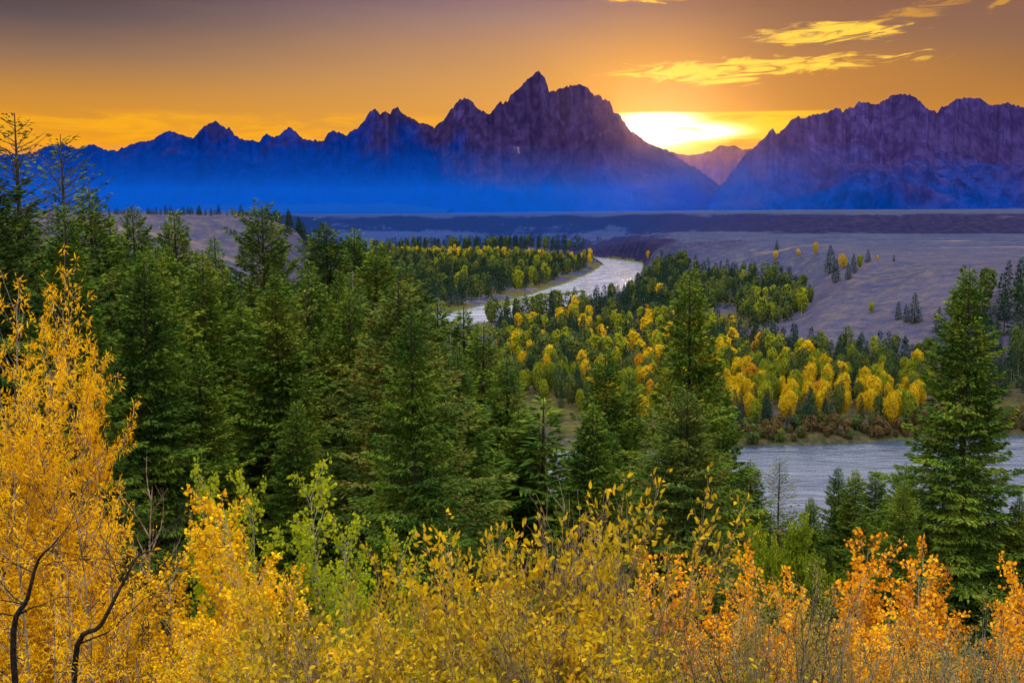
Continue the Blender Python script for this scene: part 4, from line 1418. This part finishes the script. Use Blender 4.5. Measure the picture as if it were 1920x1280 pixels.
def shrub(seed, stems, P, leaf, Ls, Ws, shape, mats, spreadb=0.25, lean=0.25, hang=0.0, bend=0.2, Hs=1.0, r0=0.02, stem_d=None, petiole=0.02, hr=(0.5, 0.8)):
    r = random.Random(seed)
    br, lf = [], []
    for i in range(stems):
        a = r.uniform(0, 6.28)
        q = spreadb * math.sqrt(r.random())
        o = Vector((q * math.cos(a), q * math.sin(a), -0.25))
        d = Vector((math.cos(a) * lean * (0.3 + q / max(spreadb, 0.01)), math.sin(a) * lean * (0.3 + q / max(spreadb, 0.01)), 1)) * (1 if i else 0) + Vector((0, 0, 0.0 if i else 1)) + rvec(r) * 0.03
        if stem_d: d = Vector(stem_d) + rvec(r) * 0.08
        grow(r, o, d.normalized(), Hs * (1.0 if i == 0 else r.uniform(*hr)), r0 * r.uniform(0.7, 1.1), 0, P, br, lf)
    tv, tf_ = tubes(br)
    ml = None
    if lf and leaf is not None:
        rs = np.random.RandomState(seed)
        Pp = np.array([l[0] for l in lf])
        Dd = np.array([l[1] for l in lf])
        n = len(Pp)
        rv = rs.normal(size=(n, 3))
        D = norm(Dd * 0.7 + norm(rv) * 0.9 + np.array([0, 0, -hang]))
        Pp = Pp + D * petiole
        N = rs.normal(size=(n, 3)) + np.array([0, -0.3, 0.5])
        L = Ls * (0.6 + 0.6 * rs.rand(n))
        v, f = cards(Pp, D, N, L, L * Ws, shape, bend)
        ml = mesh_np("foliage", v, f, [leaf])
    kk = int(np.argmax(tv[:, 2]))
    top = (max(float(tv[kk, 2]), 0.1), float(tv[kk, 0]), float(tv[kk, 1]))
    return mesh_np("stems", tv, tf_, [mats], smooth=True), ml, top


P_WIL = dict(seg=[0.18, 0.09, 0.06, 0.05], wob=[0.03, 0.12, 0.16, 0.15], trop=[0.04, 0.10, 0.07, 0.03], max=3, nc=[11, 9, 8], start=[0.12, 0.1, 0.1], ang=[42, 40, 38], lr=[0.36, 0.42, 0.5],
             taper=[0.75, 0.5, 0.4], rr=[0.42, 0.5, 0.6], rmin=0.0011, leafl=2, ld=105, lpow=0.8)
P_ASP = dict(seg=[0.14, 0.08, 0.05], wob=[0.025, 0.10, 0.16], trop=[0.05, 0.12, 0.06], max=2, nc=[17, 16], start=[0.12, 0.15], ang=[42, 50], lr=[0.34, 0.34], taper=[0.72, 0.5], rr=[0.36, 0.5], rmin=0.0014, leafl=1, ld=70, lpow=0.5, ls=0.35)
P_OVAL = dict(seg=[0.12, 0.07, 0.05], wob=[0.10, 0.14, 0.16], trop=[0.06, 0.12, 0.10], max=2, nc=[11, 17], start=[0.45, 0.15], ang=[30, 34], lr=[0.34, 0.42], taper=[0.35, 0.4], rr=[0.55, 0.6], rmin=0.0011, leafl=1, ld=13, ltip=2, lpow=0.45, ls=0.4)
P_BARE = dict(P_OVAL, nc=[12, 20], lr=[0.42, 0.5], ld=2.5, ltip=0, rmin=0.0016)
P_SAGE = dict(seg=[0.07, 0.06, 0.05], wob=[0.20, 0.14, 0.10], trop=[0.02, 0.14, 0.16], max=2, nc=[12, 12], start=[0.25, 0.15], ang=[38, 30], lr=[0.6, 0.5], taper=[0.2, 0.3], rr=[0.45, 0.5], rmin=0.0014, leafl=2, ld=150, lpow=0.7)
P_SEED = dict(seg=[0.08, 0.06], wob=[0.05, 0.08], trop=[0.10, 0.2], max=1, nc=[13], start=[0.40], ang=[22], lr=[0.22], taper=[0.5], rr=[0.5], rmin=0.0012, leafl=1, ld=260, lpow=1)

SH = {}
SH["willow"] = [shrub(1 + i, 3, P_WIL, M_WIL, 0.050, 0.24, LEAF_NARROW, B_WIL, 0.3, 0.12, 0.35, 0.3, 4.4, 0.026) for i in range(2)]
P_W2 = dict(P_WIL, nc=[10, 8, 8], ld=85)
SH["willow_arch"] = [shrub(9 + i, 5, P_W2, M_WIL, 0.044, 0.24, LEAF_NARROW, B_WIL, 0.5, 0.40, 0.4, 0.3, 2.7, 0.018) for i in range(2)]
P_WB = dict(P_WIL, nc=[8, 9, 8], ld=3.5, trop=[0.05, 0.2, 0.12, 0.05], wob=[0.08, 0.16, 0.2, 0.15], max=2)
SH["willow_bare"] = [shrub(15, 2, P_WB, M_WIL, 0.045, 0.24, LEAF_NARROW, B_TWIG, 0.1, 0.2, 0.4, 0.3, 2.8, 0.022)]
SH["aspen_gold"] = [shrub(20 + i, 3, P_ASP, M_ASPY, 0.031, 0.9, LEAF_ROUND, B_ASP, 0.28, 0.12, 0.5, 0.1, 3.0, 0.016) for i in range(3)]
SH["aspen_orange"] = [shrub(30 + i, 3, P_ASP, M_ASPO, 0.032, 0.9, LEAF_ROUND, B_ASP, 0.30, 0.14, 0.5, 0.1, 2.7, 0.014) for i in range(3)]
P_AG = dict(P_ASP, nc=[13, 13], ld=70, start=[0.3, 0.15])
SH["aspen_green"] = [shrub(40 + i, 1, P_AG, M_ASPG, 0.032, 0.9, LEAF_ROUND, B_ASP, 0.02, 0.05, 0.5, 0.1, 3.0, 0.02) for i in range(2)]
SH["oval"] = [shrub(50 + i, 7, P_OVAL, M_OVAL, 0.042, 0.48, LEAF_OVAL, B_TWIG, 0.18, 0.20, 0.0, 0.25, 2.0, 0.010, hr=(0.84, 1.0)) for i in range(4)]
SH["bare"] = [shrub(60, 3, P_BARE, M_OVAL, 0.04, 0.48, LEAF_OVAL, B_TWIG, 0.10, 0.2, 0.0, 0.25, 2.1, 0.014, hr=(0.7, 0.95)), shrub(61, 5, P_BARE, M_OVAL, 0.04, 0.48, LEAF_OVAL, B_TWIG, 0.2, 0.3, 0.0, 0.25, 1.9, 0.012, hr=(0.7, 0.95))]
SH["sage"] = [shrub(70 + i, 8, P_SAGE, M_SAGE, 0.021, 0.30, LEAF_NARROW, B_GREY, 0.15, 1.1, 0.0, 0.1, 1.1, 0.028, hr=(0.7, 1.0)) for i in range(2)]
P_SB = dict(P_SAGE, seg=[0.09, 0.07, 0.05], nc=[9, 11], lr=[0.5, 0.4], wob=[0.22, 0.2, 0.12], start=[0.3, 0.3], ld=120, ls=0.45, trop=[-0.01, 0.10, 0.18])
SH["gnarled"] = [shrub(75 + i, 7, P_SB, M_SAGE, 0.020, 0.32, LEAF_NARROW, B_LIMB, 0.12, 0.9, 0.0, 0.1, 1.9, 0.030, hr=(0.7, 0.98)) for i in range(2)]
SH["seed"] = [shrub(80 + i, 14, P_SEED, M_SEED, 0.014, 0.5, LEAF_NARROW, B_GREY, 0.22, 0.18, 0.0, 0.1, 1.7, 0.006, hr=(0.7, 1.0)) for i in range(2)]
P_BG = dict(P_ASP, nc=[11, 11], lr=[0.42, 0.42], taper=[0.4, 0.4], ld=60, start=[0.25, 0.1])
SH["green_bush"] = [shrub(90, 10, P_BG, M_BUSHG, 0.075, 0.8, LEAF_ROUND, B_ASP, 0.9, 0.32, 0.3, 0.1, 4.2, 0.03, hr=(0.7, 0.98))]
for k_, v_ in SH.items():
    print(k_, [(round(q[2][0], 2), len(q[1].polygons) if q[1] else 0) for q in v_])

NAMEK = {"willow": ("willow", "willow"), "willow_arch": ("willow", "willow"), "willow_bare": ("willow", "willow"), "aspen_gold": ("aspen_sapling", "aspen"), "aspen_orange": ("aspen_sapling", "aspen"),
         "aspen_green": ("aspen_sapling", "aspen"), "oval": ("leafy_shrub", "shrub"), "bare": ("bare_shrub", "shrub"), "sage": ("sagebrush", "sagebrush"), "gnarled": ("sagebrush", "sagebrush"), "seed": ("sagebrush", "sagebrush"), "green_bush": ("green_bush", "bush")}
rs_ = random.Random(3)


def plant(kind, x, ytop, D, label, group=None, wf=1.0, var=None, rz=None, tilt=0.0):
    top = pt(x, ytop, D)
    zb = ground(top[0], top[1])
    H = top[2] - zb
    if H < 0.3: return
    vs = SH[kind]
    st, lv, t = vs[rs_.randrange(len(vs)) if var is None else var]
    t, tx_, ty_ = t
    s = H / t
    rz = rs_.uniform(0, 6.28) if rz is None else rz
    ox, oy = (tx_ * math.cos(rz) - ty_ * math.sin(rz)) * s * wf, (tx_ * math.sin(rz) + ty_ * math.cos(rz)) * s * wf
    top = np.array([top[0] - ox, top[1] - oy * 0.5, top[2]])
    e = link(NAMEK[kind][0], None, loc=(top[0], top[1], zb), rz=rz, scale=(s * wf, s * wf, s))
    if tilt:
        e.rotation_euler = (0, tilt, e.rotation_euler[2])
    e.empty_display_size = 0.2
    tag(e, label, NAMEK[kind][1], group)
    link("stem", st, e)
    if lv is not None: link("foliage", lv, e)
    return e


G1 = [
    ("willow", 112, 462, 8.6, "tallest yellow willow at the left, its leafy tip rising over the spruces", 0.62, 0, 0.0),
    ("willow", 0, 500, 7.8, "orange-yellow willow cut by the left edge, second in height", 0.75, 1, 0.0),
    ("willow", 60, 590, 8.2, "dense willow filling in below the tallest yellow tip", 0.75, 0, 2.0),
    ("willow", 85, 700, 7.6, "broad lower willow in front of the tallest one", 0.9, 1, 3.0),
    ("willow_arch", 150, 800, 8.2, "willow with long arching sprays right of the tallest one", 0.7, 0, 1.0),
    ("willow_arch", 40, 850, 6.8, "low spreading willow in the left corner", 1.0, 1, 2.0),
    ("willow_arch", 130, 900, 7.2, "orange willow mass above the black leaning trunk", 1.0, 0, 3.0),
    ("willow_bare", 268, 858, 7.8, "willow with a tangle of bare pale twigs at its crown", 0.9, 0, 0.5),
    ("willow_arch", 225, 960, 7.4, "golden willow beneath the bare twig tangle", 0.9, 1, 4.0),
    ("willow_arch", 300, 990, 7.6, "small willow between the bare twigs and the gold aspens", 0.8, 0, 5.0),
    ("willow_arch", 90, 1080, 5.8, "shaded willow at the bottom left corner", 0.8, 1, 5.0),
    ("willow_arch", 240, 1120, 6.0, "olive gold willow at the bottom beside the dark forked trunk", 0.8, 0, 0.0),
    ("aspen_gold", 365, 905, 9.2, "tallest gold aspen beside the willows", 0.85, 0, 0.0),
    ("aspen_green", 372, 862, 10.2, "yellow-green aspen tip just above the gold aspens", 0.7, 0, 2.0),
    ("aspen_green", 452, 878, 10.0, "lime aspen sapling with drooping leaf clusters right of the gold ones", 0.7, 1, 1.0),
    ("aspen_gold", 410, 930, 8.6, "broad bright gold aspen in the middle of the left aspen mass", 1.0, 1, 2.0),
    ("aspen_gold", 455, 1000, 8.0, "gold aspen on the right face of the left aspen mass", 1.0, 2, 3.0),
    ("aspen_gold", 355, 1030, 7.6, "gold aspen low at the left foot of the aspen mass", 1.0, 0, 4.0),
    ("aspen_gold", 430, 1100, 7.0, "gold aspen at the bottom of the left aspen mass", 1.0, 1, 5.0),
    ("aspen_gold", 500, 1060, 8.4, "small gold aspen trailing down to the dark gap", 0.8, 2, 1.5),
    ("aspen_green", 612, 862, 10.5, "lone green aspen sapling with a thin bare trunk before the dark spruces", 0.95, 0, 0.7),
    ("aspen_green", 665, 960, 10.0, "green aspen sapling to the right of the lone one", 0.8, 1, 4.0),
    ("aspen_green", 722, 975, 10.4, "airy lime sapling before the spruce with the grey trunk", 0.7, 0, 3.0),
    ("aspen_gold", 560, 1075, 8.8, "yellow aspen at the right side of the dark gap", 0.8, 1, 0.3),
    ("aspen_green", 640, 1050, 8.6, "yellow-green aspen under the green saplings", 0.9, 1, 0.9),
    ("oval", 690, 1028, 5.2, "shrub with reddish stems and upright yellow leaves left of the middle gap", 0.65, 0, 0.0),
    ("oval", 838, 955, 4.9, "tall oval-leaved shrub left of centre with a bushy leafy head", 0.75, 1, 1.0),
    ("oval", 925, 1060, 4.7, "lower oval-leaved shrub between the two tall leafy heads", 0.8, 2, 2.0),
    ("oval", 985, 985, 5.1, "oval-leaved shrub against the bare forked twigs", 0.55, 3, 3.0),
    ("bare", 1048, 902, 5.2, "bare forked grey stem rising highest in the centre", 0.7, 0, 1.2),
    ("oval", 1130, 905, 4.9, "oval-leaved shrub with the tallest leafy crown right of the bare stem", 0.75, 0, 4.0),
    ("bare", 1165, 1000, 4.8, "half bare twiggy stems right of the tallest leafy crown", 0.7, 0, 3.2),
    ("oval", 760, 1150, 4.3, "leafy shrub low in front of the middle gap", 0.9, 1, 5.0),
    ("oval", 610, 1110, 4.9, "yellowing shrub below the green saplings", 0.9, 2, 0.6),
    ("oval", 870, 1165, 4.1, "shrub at the very front below the bushy leafy head", 0.9, 3, 1.6),
    ("oval", 985, 1160, 4.2, "shrub at the very front in the centre", 0.9, 0, 2.6),
    ("oval", 1080, 1145, 4.4, "shrub at the very front below the bare forked stem", 0.9, 1, 3.6),
    ("oval", 1190, 1120, 4.3, "green-gold shrub in front of the first orange aspens", 0.9, 2, 4.6),
    ("oval", 545, 1165, 5.0, "twiggy shrub in front of the gold aspens", 0.7, 3, 0.2),
    ("oval", 690, 1170, 4.0, "large-leaved shrub at the bottom edge left of centre", 0.9, 0, 0.9),
    ("oval", 430, 1195, 4.4, "large-leaved shrub at the bottom edge below the aspen mass", 0.9, 1, 1.9),
    ("aspen_orange", 1190, 1012, 8.4, "first orange aspen right of the leafy shrubs", 0.9, 0, 0.0),
    ("aspen_orange", 1205, 1075, 7.8, "orange aspen half hidden behind the leafy crown", 0.9, 1, 1.0),
    ("aspen_orange", 1278, 1045, 8.6, "small pointed orange aspen second from the leafy shrubs", 0.8, 2, 2.0),
    ("aspen_orange", 1345, 1062, 8.6, "thin orange aspen between two brighter ones", 0.8, 0, 3.0),
    ("aspen_orange", 1405, 1020, 8.8, "bright orange aspen with a square top below the near water", 0.8, 1, 4.0),
    ("aspen_orange", 1468, 1065, 8.6, "orange aspen in front of the round green bush", 0.8, 2, 5.0),
    ("aspen_orange", 1592, 975, 9.0, "tallest orange aspen just right of the round green bush", 0.85, 0, 0.5),
    ("aspen_orange", 1650, 1045, 8.6, "orange aspen at the right shoulder of the tallest one", 0.9, 1, 1.5),
    ("aspen_orange", 1730, 1010, 9.0, "wispy topped orange aspen below the largest right spruce", 0.85, 2, 2.5),
    ("aspen_orange", 1768, 1055, 8.4, "full orange aspen in the middle of the right aspen row", 1.0, 0, 3.5),
    ("aspen_orange", 1885, 1040, 8.6, "orange aspen by the right edge with a pointed top", 0.8, 1, 4.5),
    ("aspen_orange", 1915, 1110, 7.4, "dull orange aspen cut by the right edge", 0.9, 2, 5.5),
    ("green_bush", 1500, 962, 22, "round bright green bush in front of the near water", 0.5, 0, 0.0),
    ("seed", 1365, 1072, 5.0, "sagebrush with tall straw-coloured seed spikes left of the gnarled one", 1.0, 0, 0.0),
    ("seed", 1430, 1090, 4.8, "sagebrush with dense seed spikes beside the gnarled grey sagebrush", 0.6, 1, 1.0),
    ("gnarled", 1560, 1085, 3.7, "gnarled grey sagebrush with dark twisting limbs", 0.9, 0, 0.4),
    ("gnarled", 1690, 1150, 3.9, "wide sagebrush whose stems fan out to the right", 0.9, 1, 1.4),
    ("sage", 1450, 1140, 4.2, "grey-green sagebrush at the foot of the seed spikes", 0.9, 1, 2.4),
    ("seed", 1610, 1095, 5.2, "pale seed-spiked sagebrush behind the gnarled one", 0.6, 0, 3.0),
    ("sage", 1790, 1190, 4.6, "low brownish sagebrush near the bottom right corner", 1.0, 0, 3.4),
    ("sage", 1890, 1160, 5.0, "dark low sagebrush at the right bottom edge", 1.0, 1, 4.4),
]
for kind, x, y, D, lab, wf, var, rz in G1:
    plant(kind, x, y, D, lab, None, wf, var, rz)
# fill of the same plants between and below
def fill(kind, n, x0, x1, y0, y1, d0, d1, lab, grp, wf=0.95):
    for i in range(n):
        x = x0 + (x1 - x0) * (i + rs_.random()) / n
        plant(kind, x, rs_.uniform(y0, y1), rs_.uniform(d0, d1), lab, grp, wf * rs_.uniform(0.85, 1.15))


fill("aspen_orange", 16, 1180, 1930, 1110, 1190, 6.3, 7.6, "low orange aspen in the thicket below the aspen tops", "low orange aspens")
fill("aspen_gold", 7, 540, 1180, 1090, 1170, 6.4, 8.0, "low gold aspen behind the leafy shrubs", "low gold aspens")
fill("aspen_gold", 7, 330, 540, 1130, 1200, 6.0, 7.0, "low gold aspen at the foot of the left aspen mass", "low gold aspens at left")
fill("willow_arch", 7, -40, 330, 1000, 1130, 6.2, 7.6, "gold willow scrub under the tall willows", "low willows")
fill("bare", 5, 560, 1330, 1080, 1190, 4.2, 5.0, "bare grey-brown twigs among the leafy shrubs", "bare twigs among the shrubs")
fill("oval", 5, 560, 1330, 1180, 1240, 3.7, 4.4, "knee-high leafy shrub along the bottom edge", "shrubs along the bottom edge")
fill("seed", 2, 1230, 1900, 1150, 1230, 4.0, 5.4, "straw-coloured seed stalks along the bottom right", "seed stalks")
fill("sage", 2, 1400, 1930, 1190, 1240, 4.0, 5.0, "low grey sagebrush along the bottom right", "low sagebrush")

# leaning dark trunks at the left
def trunk_thing(name, label, pts, rad, sides=9, twigs=0, seed=0, cat="dead trunk"):
    r = random.Random(seed)
    base = np.array(pts[0])
    P_ = smooth_line(np.array([tuple(q) + (rr,) for q, rr in zip(pts, rad)]), 5)
    br = [(P_[:, :3] - base, P_[:, 3], sides)]
    lf = []
    for i in range(twigs):
        k = r.randrange(len(P_) // 4, len(P_) - 1)
        o = Vector(P_[k, :3] - base)
        d = Vector((r.uniform(-1, 1), r.uniform(-0.4, 0.4), r.uniform(0.1, 1.0))).normalized()
        grow(r, o, d, r.uniform(0.25, 0.8), P_[k, 3] * 0.35, 0, dict(seg=[0.07, 0.05], wob=[0.18, 0.15], trop=[-0.02, 0.02], max=1, nc=[5], start=[0.3], ang=[40], lr=[0.4], taper=[0.4], rr=[0.5], rmin=0.002, leafl=9, ld=0), br, lf)
    tv, tf_ = tubes(br)
    o = link(name, mesh_np(name, tv, tf_, [B_DARK], smooth=True), loc=base)
    tag(o, label, cat)
    return o


def gp(x, y, D): return tuple(pt(x, y, D))


def onground(x, D):
    X_ = (x - 960) / F * D
    return (X_, D, ground(X_, D) - 0.1)


trunk_thing("leaning_trunk", "black bare trunk leaning to the right at the far left",
            [onground(10, 6.0), gp(25, 1230, 5.9), gp(52, 1120, 5.9), gp(72, 1050, 5.9), gp(100, 1020, 5.9), gp(132, 980, 6.0)], [0.022, 0.017, 0.012, 0.008, 0.005, 0.002], twigs=12, seed=2)
trunk_thing("forked_trunk", "dark slanting trunk rising toward the bare twig tangle",
            [onground(110, 6.6), gp(140, 1250, 6.4), gp(190, 1170, 6.4), gp(232, 1090, 6.5), gp(262, 1040, 6.6), gp(310, 1030, 6.8)], [0.022, 0.018, 0.013, 0.009, 0.006, 0.002], twigs=14, seed=5)

# dry grass between the shrubs
r = np.random.RandomState(8)
n = 26000
gy_ = 3.2 + 9.5 * r.rand(n) ** 1.2
gx_ = (r.rand(n) * 1.2 - 0.6) * (gy_ + 0.6)
gzv = gz(gx_, gy_)
D_ = norm(np.stack([r.normal(0, 0.28, n), r.normal(0, 0.28, n), np.ones(n)], -1))
v, f = cards(np.stack([gx_, gy_, gzv - 0.02], -1), D_, r.normal(size=(n, 3)), 0.35 + 0.5 * r.rand(n), 0.008 + 0.008 * r.rand(n), LEAF_NARROW, 0.15)
M_GR = leaf_mat("dry_grass", [(0.0, (0.10, 0.08, 0.03)), (0.5, (0.24, 0.17, 0.05)), (1.0, (0.34, 0.24, 0.06))], trans=0.2, obj_amt=0.0, noise_scale=1.0)
tag(link("grass", mesh_np("grass", v, f, [M_GR])), "dry grass under the foreground shrubs", "grass", kind="stuff")
